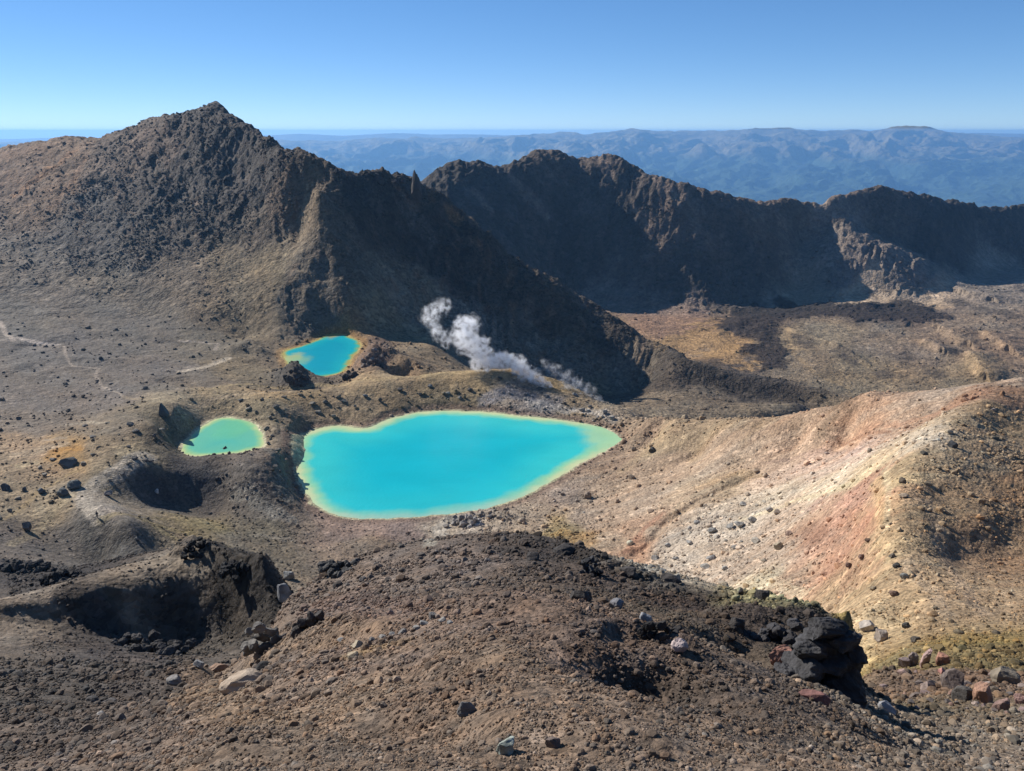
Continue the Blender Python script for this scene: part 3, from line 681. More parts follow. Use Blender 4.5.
NAMES = [('hillside', M_NEAR, 'near slope of dark brown scoria gravel in front of the lakes', 'slope'),
         ('ground', M_BASIN, 'stony brown basin floor around the three turquoise lakes', 'ground'),
         ('coloured_slope', M_SLOPE, 'pink, cream and ochre mineral slope to the right of the largest lake', 'slope'),
         ('mountain', M_MOUNT, 'pointed brown mountain on the left with a shaded ridge running down to the right', 'mountain'),
         ('crater_rim', M_RIM, 'long dark crater wall beyond the valley, below the blue ranges', 'ridge'),
         ('valley_floor', M_VALLEY, 'brown valley floor with dark lava patches below the far wall', 'valley'),
         ('path', M_BASIN, 'pale walking trail over the basin and past the hiker', 'path')]
nv, nu = U.shape
idx = np.arange(nv * nu).reshape(nv, nu)
VV = np.stack([XX.ravel(), YY.ravel(), ZZ.ravel()], 1)
CC = COL.reshape(-1, 3)
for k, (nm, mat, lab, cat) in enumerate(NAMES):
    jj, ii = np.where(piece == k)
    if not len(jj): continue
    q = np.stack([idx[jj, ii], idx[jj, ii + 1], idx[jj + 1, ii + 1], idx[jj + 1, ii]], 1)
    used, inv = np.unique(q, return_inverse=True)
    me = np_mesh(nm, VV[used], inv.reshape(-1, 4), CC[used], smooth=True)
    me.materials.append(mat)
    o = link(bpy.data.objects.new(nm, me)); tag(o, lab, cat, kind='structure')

# ground behind and beside the photographer
def back_ground():
    th = np.linspace(math.radians(48.95), math.radians(311.05), 140); rr = np.exp(np.linspace(math.log(1.2), math.log(1300), 90))
    T, Rr = np.meshgrid(th, rr)
    X = np.sin(T) * Rr; Y = np.cos(T) * Rr
    e = np.clip(Y / np.maximum(Rr, .1), -1, 1)
    side = -1.7 - 0.45 * np.clip(Rr - 2, 0, None) * sstep(-0.3, 0.75, e)
    back = -1.7 + 0.10 * np.clip(Rr - 4, 0, 120) * sstep(0.2, -0.6, e) - 0.2 * np.clip(Rr - 150, 0, None)
    Zb = np.maximum(np.where(e > 0, side, -1.7 - 0.15 * np.clip(Rr - 2, 0, None)) * 1.0, -176) * sstep(-0.4, 0.4, e) + back * sstep(0.4, -0.4, e)
    Zb += fbm(X / 12, Y / 12, 4, 801) * np.clip(Rr / 40, 0, 2) * 0.6
    # meet the edges of the surveyed ground
    ang = np.minimum(T - th[0], th[-1] - T)
    wgt = 1 - sstep(0, 0.35, ang)
    ub = np.where(T < math.pi, 1.1495, -1.1495)
    ye = Rr * np.cos(th[0])
    ze = coarse_q(ub, np.log(np.clip(ye, 1.2, 1640))) * ye
    Zb = Zb * (1 - wgt) + ze * wgt
    n, k = T.shape
    ix = np.arange(n * k).reshape(n, k)
    f = np.stack([ix[:-1, :-1], ix[:-1, 1:], ix[1:, 1:], ix[1:, :-1]], -1).reshape(-1, 4)[:, ::-1]
    c = .8 * np.tile(srgb('716557'), (n * k, 1)) * (1 + 0.15 * fbm(X / 9, Y / 9, 4, 803).ravel())[:, None]
    me = np_mesh('ridge_behind', np.stack([X.ravel(), Y.ravel(), Zb.ravel()], 1), f, np.clip(c, .02, 1), True)
    me.materials.append(M_BASIN)
    tag(link(bpy.data.objects.new('ridge', me)), 'brown ridge around and behind the viewpoint', 'ridge', kind='structure')
    # cap under the photographer
    a = np.linspace(0, 2 * math.pi, 48, endpoint=False)
    v = [(0, 0, -1.72)] + [(math.sin(x) * 2.2, math.cos(x) * 2.2, -1.76 - max(0, math.cos(x)) * 1.15) for x in a]
    f = [(0, i + 1, (i + 1) % 48 + 1) for i in range(48)]
    me = bpy.data.meshes.new('ledge'); me.from_pydata(v, [], f)
    ca = me.attributes.new('Col', 'FLOAT_COLOR', 'POINT')
    for d in ca.data: d.color = (.2, .16, .13, 1)
    me.materials.append(M_NEAR); tag(link(bpy.data.objects.new('ledge', me)), 'brown scoria ledge under the viewpoint', 'ledge', kind='structure')
back_ground()

# ------------------------------------------------------------------ water
def water_mat():
    m = bpy.data.materials.new('lake_water'); m.use_nodes = True; t = NT(m.node_tree)
    out = t.n('ShaderNodeOutputMaterial'); bs = t.n('ShaderNodeBsdfPrincipled')
    bs.inputs['Roughness'].default_value = 0.3; bs.inputs['IOR'].default_value = 1.33
    bs.inputs['Specular IOR Level'].default_value = 0.35
    at = t.n('ShaderNodeAttribute', attribute_name='Col').outputs['Color']
    m.node_tree.links.new(at, bs.inputs['Base Color'])
    g = t.n('ShaderNodeNewGeometry').outputs['Position']
    n1 = t.n('ShaderNodeTexNoise', i_Vector=g, i_Scale=0.9, i_Detail=5.0).outputs[0]
    b = t.n('ShaderNodeBump', i_Height=n1, i_Strength=0.6, i_Distance=0.12)
    m.node_tree.links.new(b.outputs[0], bs.inputs['Normal']); m.node_tree.links.new(bs.outputs[0], out.inputs[0])
    return m
M_WATER = water_mat()
LK = [dict(deep='10acb4', mid='32bab8', edge='86c49a', rim='c0c896', w=(2.6, 6.0, 12.0), lab='largest turquoise lake in the centre with a yellow green rim', spots=[(608,436,'9cc495',9,.9),(430,480,'04a8b8',30,.5)]),
      dict(deep='4cae9c', mid='62b294', edge='92be84', rim='bcc48a', w=(1.0, 3.0, 7.0), lab='smallest pale green crater lake left of the largest lake', spots=[(235,427,'6fbd84',7,.5)]),
      dict(deep='0496aa', mid='14a2ae', edge='4fae90', rim='a89c58', w=(1.2, 3.0, 5.5), lab='blue lake at the foot of the mountain beyond the other two', spots=[(293,358,'b4b878',5,.8),(301,360,'8cb488',5,.6),(333,334,'b49a50',5,.8)])]
for L, K in zip(LAKES, LK):
    a = L['poly']; st_ = 0.6
    gx = np.arange(a[:, 0].min() - 3, a[:, 0].max() + 3, st_); gy = np.arange(a[:, 1].min() - 3, a[:, 1].max() + 3, st_)
    X, Y = np.meshgrid(gx, gy)
    sd = sdf_poly(a, X, Y)
    dd = -sd + fbm(X / 7, Y / 7, 4, 12) * 1.3
    w0, w1, w2 = K['w']
    def mixc(c0, c1, f): return c0 * (1 - f[..., None]) + c1 * f[..., None]
    c = mixc(srgb(K['rim']) + np.zeros(X.shape + (3,)), srgb(K['edge']), sstep(0.2, w0 * 1.3, dd))
    c = mixc(c, srgb(K['mid']), sstep(w0, w1, dd)); c = mixc(c, srgb(K['deep']), sstep(w1, w2 * 2, dd))
    for px, py, cc, rad, al in K['spots']:
        u, q = ut(px, py); yy_ = L['z'] / q; xx_ = u * yy_
        d = np.hypot(X - xx_, (Y - yy_) * .6) + fbm(X / 5, Y / 5, 3, 3) * 1.5
        c = mixc(c, srgb(cc), (1 - sstep(rad * .5, rad * 1.3, d)) * al)
    c *= (1 + 0.05 * fbm(X / 16, Y / 9, 3, 15))[..., None]
    keep = (sd < 2.0); cell = keep[:-1, :-1] & keep[1:, 1:] & keep[1:, :-1] & keep[:-1, 1:]
    n, k = X.shape; ix = np.arange(n * k).reshape(n, k); jj, ii = np.where(cell)
    f = np.stack([ix[jj, ii], ix[jj, ii + 1], ix[jj + 1, ii + 1], ix[jj + 1, ii]], 1)
    used, inv = np.unique(f, return_inverse=True)
    vv = np.stack([X.ravel(), Y.ravel(), np.full(n * k, L['z'])], 1)
    me = np_mesh('lake', vv[used], inv.reshape(-1, 4), np.clip(c.reshape(-1, 3)[used], 0, 1), True)
    me.materials.append(M_WATER); tag(link(bpy.data.objects.new('lake', me)), K['lab'], 'lake', kind='structure')

# ------------------------------------------------------------------ far ranges
def far_hills():
    uf = np.linspace(-1.3, 1.3, 1100); vf = np.concatenate([np.linspace(math.log(1500), math.log(9500), 30)[:-1], np.linspace(math.log(9500), math.log(19000), 560)[:-1], np.linspace(math.log(19000), math.log(27000), 140)])
    A, B = np.meshgrid(uf, vf); Y = np.exp(B); X = A * Y
    prof = [(-500,150),(270,142),(340,143.5),(386,140),(428,139),(455,141),(498,138),(530,136.5),(558,134.6),(586,135.5),(618,132),(632,131.6),(664,133.5),(700,132),(724,133),(760,131.5),(789,130),(822,133),(854,131),(870,133),
            (892,129),(924,129.5),(952,134),(975,137),(1000,139),(1024,140),(1500,145)]
    pu = [ut(x, y)[0] for x, y in prof]; pq = [ut(x, y)[1] for x, y in prof]
    q1 = np.interp(A, pu, pq) + fbm(A * 60, A * 0 + 3, 4, 900) * 0.0006
    Yc = 17000 + 900 * perlin(A * 4, A * 0, 901)
    base = -1010 + 0 * A
    rise = sstep(10200, 1.0, Y) * 0 + np.clip((Y - 10000) / (Yc - 10000), 0, 1)
    top = q1 * Yc
    h = base + (top - base) * (0.25 * rise + 0.75 * rise**1.6)
    km = 1.0 / 2000
    wx = fbm(X * km, Y * km, 3, 903) * 1400
    r = ridged((X + wx) * km * 0.8, (Y + wx) * km * 0.5, 6, 905, 0.5)
    bell = sstep(0.0, 0.25, rise) * (1 - 0.85 * sstep(0.75, 1.0, rise))
    h += (r - 0.6) * 225 * bell * (Y < Yc * 1.2)
    h += (ridged(X / 1100, Y / 900, 4, 907) - .5) * 70 * sstep(0.02, 0.2, rise) * (1 - 0.6 * sstep(.8, 1, rise))
    back = sstep(1.02, 1.3, Y / Yc)
    # low crests in front and one more faint range behind
    r2 = [(-500,146),(270,135),(300,133.5),(345,135.5),(395,133),(430,134),(520,135),(640,134),(690,131.5),(740,130),(780,131),(820,133.5),(960,133.5),(980,133),(1024,134),(1400,137)]
    q2 = np.interp(A, [ut(x, y)[0] for x, y in r2], [ut(x, y)[1] for x, y in r2])
    h2 = q2 * 24500 - 300 * np.abs(np.clip((Y - 24500) / 2500, -1.6, 1.6)) + fbm(X / 1500, Y / 1500, 4, 911) * 14
    h = h * (1 - back) + np.maximum(h2, -1100) * back
    n, k = A.shape; ix = np.arange(n * k).reshape(n, k)
    f = np.stack([ix[:-1, :-1], ix[:-1, 1:], ix[1:, 1:], ix[1:, :-1]], -1).reshape(-1, 4)
    tus = .5 * sstep(-520, -330, h + 60 * fbm(X / 1500, Y / 1500, 4, 915))[..., None]
    c = srgb('36483a') * (1 - tus) + srgb('93805f') * tus
    pl = (sstep(0.05, 0.0, rise) * sstep(.1, .5, fbm(X / 1800, Y / 1800, 3, 917)))[..., None]
    c = c * (1 - .6 * pl) + srgb('6b6a44') * .6 * pl
    c = c * (1 + 0.22 * fbm(X / 500, Y / 500, 4, 919))[..., None]
    me = np_mesh('hills', np.stack([X.ravel(), Y.ravel(), h.ravel()], 1), f, np.clip(c, .01, 1).reshape(-1, 3), True)
    m = ground_mat('forest_hills', 90.0, 0.6, 0.3); me.materials.append(m)
    tag(link(bpy.data.objects.new('hills', me)), 'far blue mountain ranges along the horizon', 'hills', kind='structure')
    # the plain all round, out to the horizon
    th = np.linspace(0, 2 * math.pi, 97)[:-1]; rr = [600, 8000, 14000, 20000, 27000]
    v = [(math.sin(t) * r_, math.cos(t) * r_, -1060.0 - r_ * r_ / 14.8e6) for r_ in rr for t in th]
    v.append((0, 0, -1060.0)); c0 = len(v) - 1
    f = []
    for a in range(4):
        for i in range(96):
            j = (i + 1) % 96; f.append((a * 96 + i, a * 96 + j, (a + 1) * 96 + j, (a + 1) * 96 + i))
    me = bpy.data.meshes.new('plain'); me.from_pydata(v, [], [x[::-1] for x in f] + [(i, (i + 1) % 96, c0)[::-1] for i in range(96)])
    ca = me.attributes.new('Col', 'FLOAT_COLOR', 'POINT')
    for d in ca.data: d.color = (.06, .075, .045, 1)
    me.materials.append(m); tag(link(bpy.data.objects.new('plain', me)), 'low wooded plain before the far ranges', 'plain', kind='structure')
far_hills()

# ------------------------------------------------------------------ stones
def ico(sub):
    t = (1 + 5**0.5) / 2
    v = [(-1,t,0),(1,t,0),(-1,-t,0),(1,-t,0),(0,-1,t),(0,1,t),(0,-1,-t),(0,1,-t),(t,0,-1),(t,0,1),(-t,0,-1),(-t,0,1)]
    v = [tuple(np.array(x) / np.linalg.norm(x)) for x in v]
    f = [(0,11,5),(0,5,1),(0,1,7),(0,7,10),(0,10,11),(1,5,9),(5,11,4),(11,10,2),(10,7,6),(7,1,8),(3,9,4),(3,4,2),(3,2,6),(3,6,8),(3,8,9),(4,9,5),(2,4,11),(6,2,10),(8,6,7),(9,8,1)]
    for _ in range(sub):
        cache = {}; nf = []
        def mid(a, b):
            k = (min(a, b), max(a, b))
            if k not in cache:
                p = (np.array(v[a]) + np.array(v[b])); v.append(tuple(p / np.linalg.norm(p))); cache[k] = len(v) - 1
            return cache[k]
        for a, b, c in f:
            x, y, z = mid(a, b), mid(b, c), mid(c, a)
            nf += [(a, x, z), (b, y, x), (c, z, y), (x, y, z)]
        f = nf
    return np.array(v), np.array(f)
ICO = [ico(i) for i in range(6)]
def n3(p, s, seed):
    return (perlin(p[:, 0] * s + p[:, 2] * s * .7, p[:, 1] * s - p[:, 2] * s * .5, seed) + perlin(p[:, 1] * s + 5, p[:, 2] * s * 1.1 + p[:, 0] * s * .4, seed + 1)) * .7
def rock_shape(rng, sub, cuts=10, rough=0.05, lo=0.55, hi=0.9):
    v, f = ICO[sub]; v = v.copy()
    for _ in range(cuts):
        n = rng.normal(size=3); n /= np.linalg.norm(n); d = rng.uniform(lo, hi)
        s = v @ n; m = s > d
        v[m] -= np.outer(s[m] - d, n) * 0.96
    if rough:
        sd = int(rng.integers(1e6))
        r = 1 + rough * (n3(v, 2.3, sd) + .5 * n3(v, 5.1, sd + 3) + .28 * n3(v, 11, sd + 5))
        v *= np.clip(r, .7, 1.4)[:, None]
    v -= (v.max(0) + v.min(0)) / 2; v /= (v.max(0) - v.min(0)) / 2
    return v, f
rng = np.random.default_rng(7)
TPL = [[rock_shape(rng, 0, 5, .1, .5, .8) for _ in range(14)], [rock_shape(rng, 1, 8, .08) for _ in range(14)], [rock_shape(rng, 2, 10, .1) for _ in range(10)]]

def stones(name, n, ur, yr, pmin, pmax, power, dens, mat, label, cat='gravel', tint=0.3, dark=.95, seed=1, sink=0.25):
    r = np.random.default_rng(seed)
    u = r.uniform(ur[0], ur[1], n); v = r.uniform(math.log(yr[0]), math.log(yr[1]), n)
    keep = r.uniform(size=n) < dens(u, v); u, v = u[keep], v[keep]
    Y = np.exp(v); z = ground_at(u, v); ok = np.ones(len(u), bool)
    sh = SHORE[np.clip(np.searchsorted(vs, v), 0, nv - 1), np.clip(np.searchsorted(us, u), 0, nu - 1)]
    ok &= sh > 0.8
    u, v, Y, z = u[ok], v[ok], Y[ok], z[ok]
    dist = np.sqrt(Y**2 * (1 + u**2) + z**2)
    pxs = pmin * (1 - r.uniform(size=len(u)) * (1 - (pmax / pmin)**-power))**(-1 / power)
    s = pxs / F_PX * dist * 0.5
    c = col_at(u, v) * dark
    br = np.exp(r.normal(0, tint, len(u)))[:, None]; hu = r.normal(0, .06, len(u))[:, None]
    c = np.clip(c * br * (1 + hu * np.array([1, 0, -1])), .015, .75)
    Vs, Fs, Cs = [], [], []; off = 0
    for lod, (a, b) in enumerate(((0, 4.2), (4.2, 11), (11, 1e9))):
        m = np.where((pxs >= a) & (pxs < b))[0]
        which = r.integers(0, len(TPL[lod]), len(m))
        for k, (tv, tf) in enumerate(TPL[lod]):
            w = m[which == k]
            if not len(w): continue
            an = r.uniform(0, 2 * math.pi, len(w)); ca, sa = np.cos(an), np.sin(an)
            sx = s[w] * r.uniform(.75, 1.25, len(w)); sy = s[w] * r.uniform(.7, 1.2, len(w)); sz = s[w] * r.uniform(.5, .95, len(w))
            tx = tv[None, :, 0] * sx[:, None]; ty = tv[None, :, 1] * sy[:, None]; tz = tv[None, :, 2] * sz[:, None]
            X = tx * ca[:, None] - ty * sa[:, None] + (u[w] * Y[w])[:, None]
            Yv = tx * sa[:, None] + ty * ca[:, None] + Y[w][:, None]
            Zv = tz + (z[w] + sz * (1 - 2 * sink))[:, None]
            Vs.append(np.stack([X, Yv, Zv], -1).reshape(-1, 3))
            Fs.append((tf[None] + (np.arange(len(w)) * len(tv))[:, None, None] + off).reshape(-1, 3)); off += len(w) * len(tv)
            Cs.append(np.repeat(c[w], len(tv), 0))
    me = np_mesh(name, np.concatenate(Vs), np.concatenate(Fs), np.concatenate(Cs), False)
    me.materials.append(mat); tag(link(bpy.data.objects.new(name, me)), label, cat, kind='stuff')

def stone_mat(name, scale, bump, var=0.5):
    m = bpy.data.materials.new(name); m.use_nodes = True; t = NT(m.node_tree)
    out = t.n('ShaderNodeOutputMaterial'); bs = t.n('ShaderNodeBsdfPrincipled'); bs.inputs['Roughness'].default_value = .9
    bs.inputs['Specular IOR Level'].default_value = .25
    g = t.n('ShaderNodeNewGeometry').outputs['Position']; at = t.n('ShaderNodeAttribute', attribute_name='Col').outputs['Color']
    n1 = t.n('ShaderNodeTexNoise', i_Vector=g, i_Scale=scale, i_Detail=6.0, i_Roughness=.7).outputs[0]
    f = t.math('ADD', t.math('MULTIPLY', t.math('SUBTRACT', n1, .5), var * 2), 1.0)
    hs = t.n('ShaderNodeHueSaturation', i_Color=at, i_Value=f)
    m.node_tree.links.new(hs.outputs[0], bs.inputs['Base Color'])
    b = t.n('ShaderNodeBump', i_Height=n1, i_Strength=.8, i_Distance=bump); m.node_tree.links.new(b.outputs[0], bs.inputs['Normal'])
    m.node_tree.links.new(bs.outputs[0], out.inputs[0]); return m
M_PEB = stone_mat('pebble_stone', 30, .01); M_RUB = stone_mat('rubble_stone', 4, .08); M_SCR = stone_mat('crag_stone', .8, .5)
clump = lambda u, v, f, sd: np.clip(.55 + .9 * fbm(u * f, v * f * .8, 3, sd), .05, 1)
stones('gravel', 170000, (-.95, .95), (3.0, 40), 1.6, 10, 2.7, lambda u, v: clump(u, v, 12, 31) * .9, M_PEB, 'loose brown and grey scoria gravel on the near slope', seed=11)
stones('rubble', 60000, (-.05, .8), (40, 260), 1.2, 7, 2.4, lambda u, v: clump(u, v, 16, 41) * np.clip(att(u, v)[..., 3] - .3, .03, 1), M_RUB, 'scattered stones on the pale and coloured slope right of the largest lake', 'rubble', tint=.22, dark=1.12, seed=12)
stones('rubble', 60000, (-.75, .15), (40, 400), 1.2, 4.5, 2.4, lambda u, v: clump(u, v, 16, 43) * np.clip(att(u, v)[..., 3] - .3, .03, 1) * .8, M_RUB, 'scattered stones on the basin floor around the lakes', 'rubble', tint=.3, dark=.9, seed=13)
stones('scree', 50000, (-.75, .3), (400, 680), 1.0, 3.2, 2.4, lambda u, v: clump(u, v, 20, 45) * np.clip(att(u, v)[..., 3] - .6, .0, 1), M_SCR, 'blocky dark scree on the flanks of the left mountain', 'scree', tint=.2, dark=1.1, seed=14, sink=.4)
stones('rubble', 12000, (.0, .8), (330, 900), 1.2, 4, 2.4, lambda u, v: clump(u, v, 20, 47) * np.clip(att(u, v)[..., 3] - .2, 0, 1), M_SCR, 'scattered stones on the valley floor below the far wall', 'rubble', tint=.25, dark=.8, seed=15)


# ------------------------------------------------------------------ boulders and outcrops, each a thing of its own
def vnormal_mat(name, col, scale, bump, var=.35, col2=None, spec=.25):
    m = bpy.data.materials.new(name); m.use_nodes = True; t = NT(m.node_tree)
    out = t.n('ShaderNodeOutputMaterial'); bs = t.n('ShaderNodeBsdfPrincipled'); bs.inputs['Roughness'].default_value = .88
    bs.inputs['Specular IOR Level'].default_value = spec
    g = t.n('ShaderNodeTexCoord').outputs['Object']
    n1 = t.n('ShaderNodeTexNoise', i_Vector=g, i_Scale=scale, i_Detail=8.0, i_Roughness=.7).outputs[0]
    n2 = t.n('ShaderNodeTexNoise', i_Vector=g, i_Scale=scale * .3, i_Detail=4.0).outputs[0]
    a = srgb(col); b = srgb(col2) if col2 else a * .65
    a, b = [x.mean() + (x - x.mean()) * .72 for x in (a, b)]
    mx = t.n('ShaderNodeMix', data_type='RGBA'); mx.inputs[6].default_value = (*b, 1); mx.inputs[7].default_value = (*a, 1)
    r = t.n('ShaderNodeMapRange', i_Value=n2, i_1=.38, i_2=.58); m.node_tree.links.new(r.outputs[0], mx.inputs[0])
    f = t.math('ADD', t.math('MULTIPLY', t.math('SUBTRACT', n1, .5), var * 2.4), 1.0)
    hs = t.n('ShaderNodeHueSaturation', i_Color=mx.outputs[2], i_Value=f)
    m.node_tree.links.new(hs.outputs[0], bs.inputs['Base Color'])
    bu = t.n('ShaderNodeBump', i_Height=n1, i_Strength=.9, i_Distance=bump); m.node_tree.links.new(bu.outputs[0], bs.inputs['Normal'])
    m.node_tree.links.new(bs.outputs[0], out.inputs[0]); return m
_mc = {}
def bmat(col, size, col2=None):
    k = (col, col2, round(math.log(size) * 1.5))
    if k not in _mc: _mc[k] = vnormal_mat('rock_' + {0: 'fine'}.get(0), col, 2.2 / size * 1.5, .06 * size, col2=col2)
    return _mc[k]
def boulder(name, label, px, py, w, h, col, group=None, cat='rock', sub=3, cuts=11, rough=.1, depth=.85, sink=.28, seed=None, rot=None, col2=None, lo=.5, hi=.88, tilt=0.0, at=None, taper=0.0):
    """w, h: breadth and height as seen, in points of the photograph; (px, py): where its foot meets the ground"""
    if at: u, q = ut(px, py); X, Y, Zg = u * at, at, q * at
    else: X, Y, Zg = cast_fine(px, py)
    if group: w, h = w * .8, h * .5; px, py = px + (px * 7.3 % 5 - 2.5) * 1.6, py + (py * 3.7 % 3 - 1.5)
    elif name == 'boulder': w, h = w * .88, h * .8
    ax = Y * CP - Zg * SP
    wm = w / F_PX * ax; hm = h / F_PX * ax / math.cos(math.radians(28)) * .92
    r = np.random.default_rng(seed if seed is not None else int(px * 31 + py * 17))
    v, f = rock_shape(r, sub, cuts, rough, lo, hi)
    an = r.uniform(-.5, .5) if rot is None else rot
    v[:, :2] *= (1 - taper * (v[:, 2:3] + 1) / 2)
    v = v * np.array([wm / 2, wm / 2 * depth, hm / 2 / (1 - sink)])
    v[:, 0] += v[:, 2] * tilt
    c, s = math.cos(an), math.sin(an)
    v = np.stack([v[:, 0] * c - v[:, 1] * s, v[:, 0] * s + v[:, 1] * c, v[:, 2]], 1)
    v[:, 2] += hm / 2 / (1 - sink) - hm * sink
    me = np_mesh(name, v, f, None, False); me.materials.append(bmat(col, wm, col2))
    o = link(bpy.data.objects.new(name, me)); o.location = (X, Y + wm * depth * .35, Zg if at else ground_at(np.array([X / Y]), np.array([math.log(Y + wm * depth * .35)]))[0])
    tag(o, label, cat, group); return o

def crag(name, label, px, py, w, h, col, seed, group=None, at=None, cat='rock', blocks=7, sub=3, lean=.0, peak=0.5, depth=.8, sink=.12, col2=None, rough=.16, big=1.0):
    """a broken outcrop: several jointed blocks grown into one mass"""
    if at:      # stands on a skyline at a known distance
        u, q = ut(px, py); X, Y = u * at, at; Zg = q * at
    else: X, Y, Zg = cast_fine(px, py)
    ax = Y * CP - Zg * SP
    W_ = w / F_PX * ax; Hh = h / F_PX * ax / .88
    r = np.random.default_rng(seed); Vs, Fs = [], []; off = 0
    nb = blocks * 3
    for k in range(nb):
        t = (k // 3 + .5) / blocks
        prof = max(.3, 1 - abs(t - peak) * 1.25)
        hk = Hh * prof; lev = k % 3
        b = max(W_ / blocks * r.uniform(1.25, 1.6), hk * .34) * (1.15, 1.0, .85)[lev] * big
        x = (t - .5) * W_ * .86 + r.normal(0, W_ * .03); y = r.uniform(-.3, .35) * W_ * depth * (1 - .3 * lev)
        z = (hk - b * .5) * (.15, .55, 1.0)[lev] * r.uniform(.88, 1.0)
        v, f = rock_shape(r, sub, 9, rough * .7, .5, .85)
        v = v * np.array([b * .5 * r.uniform(.85, 1.3), b * .5 * r.uniform(.85, 1.3) * max(depth, .7), b * .5 * r.uniform(.8, 1.15)]); an = r.uniform(0, 3)
        c, s = math.cos(an), math.sin(an)
        v = np.stack([v[:, 0] * c - v[:, 1] * s + x + lean * z, v[:, 0] * s + v[:, 1] * c + y, v[:, 2] + z - Hh * sink], 1)
        Vs.append(v); Fs.append(f + off); off += len(v)
    me = np_mesh(name, np.concatenate(Vs), np.concatenate(Fs), None, False); me.materials.append(bmat(col, W_ * .35, col2))
    o = link(bpy.data.objects.new(name, me)); o.location = (X, Y, Zg if at else ground_at(np.array([X / Y]), np.array([math.log(Y)]))[0])
    tag(o, label, cat, group); return o

B = boulder
# near slope
B('boulder','pale grey green stone in the gravel at the bottom centre',507,754,26,19,'98a092',col2='70786c',cuts=18,lo=.5,hi=.95,rot=.7,seed=77)
B('boulder','dark grey stone up the slope from the pale green stone',466,716,22,17,'6c6a68')
B('boulder','brown rough stone just right of the pale green stone',553,748,18,13,'6c5c52')
B('rock_slab','cream flat slab lying on the left of the near slope',238,690,44,14,'b9a58c',cat='slab',depth=.7,sink=.45,rot=.4,col2='9c8468')
B('rock_slab','orange edged slab sticking out left of the cream slab',218,674,24,9,'a87c54',cat='slab',depth=.5,sink=.4,rot=.6,col2='8a7464')
B('boulder','grey pointed stone left of the orange edged slab',172,685,18,10,'8b8680')
B('boulder','light grey stone standing just above the orange edged slab',198,668,12,8,'8b8a88')
B('boulder','dark flat stone at the lower left of the near slope',90,703,15,7,'4c4846',sink=.3)
B('boulder','grey flat stone right of the dark flat stone at lower left',107,703,16,6,'625c58',sink=.3)
B('boulder','small white stone below the pair of flat stones at lower left',100,716,9,5,'b8b0a4')
crag('lava_outcrop','dark hollow lava outcrop at the left edge of the near slope',268,648,52,38,'4e4a46',5,cat='outcrop',blocks=6,peak=.4,col2='77726a')
crag('lava_outcrop','narrow blocky outcrop on the slope right of the hollow outcrop',309,628,34,24,'4a4542',6,cat='outcrop',blocks=4,peak=.7)
B('boulder','whitish grey boulder on the edge above the hollow outcrop',283,602,16,20,'8f9090',col2='6c6c6c')
B('boulder','pale grey boulder on the rim left of the crest of the near slope',288,580,13,9,'83837f')
B('boulder','dark jagged block beside the cream slab',262,672,26,9,'3c3938',sink=.3)
B('boulder','cream white stone left of the row of stones on the near slope',356,648,15,8,'b8a684')
B('boulder','pale yellow stone below the cream white stone',352,660,16,9,'b09c78')
for i, (x, y, w, h) in enumerate([(340,642,9,6),(372,641,9,7),(382,639,10,7),(392,636,9,6),(402,634,12,9),(416,630,11,7),(424,625,11,8),(432,619,11,12),(442,622,11,7),(450,624,9,5)]):
    B('boulder','grey stone in the row across the middle of the near slope',x,y,w,h,('8f8d88','77736e','9a948a')[i % 3],group='grey stones in a row on the near slope')
crag('lava_outcrop','black spiky rock standing on the crest of the near slope',591,574,26,25,'2f2f31',11,cat='outcrop',blocks=5,peak=.4,col2='46474a')
B('boulder','black rounded block on the crest left of the spiky rock',566,555,30,9,'4a4542',sink=.4); B('boulder','black low block on the crest, leftmost of the black blocks',532,560,16,8,'4a4542')
B('boulder','black low block on the crest just right of the spiky rock',628,577,20,9,'4a4542',sink=.35)
B('boulder','long black block on the crest, third of the low blocks right of the spiky rock',672,583,24,8,'4a4542',sink=.4)
B('boulder','black pyramid rock on the slope below the spiky rock',581,602,26,16,'4a4542',cuts=6)
B('boulder','light grey rough rock below the black pyramid rock',617,608,18,11,'77767a')
B('boulder','light grey boulder above the shaded hollow on the near slope',646,622,14,11,'8e8e90')
crag('lava_outcrop','low black outcrop around the light grey boulder on the near slope',662,636,48,20,'343130',17,cat='outcrop',blocks=7,peak=.3)
B('boulder','pinkish white rock at the upper edge of the shaded hollow',680,654,20,16,'a08c86',col2='c0aaa4')
B('boulder','black boulder on the skyline of the near slope before the pale scree',763,600,17,13,'4a4542'); B('boulder','small black stone left of the black boulder on the skyline',741,595,8,8,'4a4542')
B('boulder','black stone lying in the shade of the near slope',738,632,22,17,'4a4542')
crag('lava_overhang','large black lava overhang at the right end of the near slope',818,680,84,78,'302f30',23,cat='outcrop',blocks=5,sub=4,peak=.55,depth=.95,col2='454446',lean=.10,rough=.2,big=1.35)
crag('lava_outcrop','low black lava rim running left from the overhang along the edge of the near slope',762,640,84,26,'343132',24,cat='outcrop',blocks=9,sub=3,peak=.9,col2='4a4849')
B('rock_slab','salmon coloured slab leaning against the black lava overhang',783,668,28,20,'a8745c',cat='slab',depth=.4,sink=.2,tilt=-.3,col2='8c5c4a')
B('rock_slab','thin reddish slab below the black lava overhang',815,702,32,10,'8c5c52',cat='slab',depth=.4,sink=.3,rot=-.4)
B('boulder','light grey block casting a long shadow right of the overhang',889,714,20,15,'8f9094')
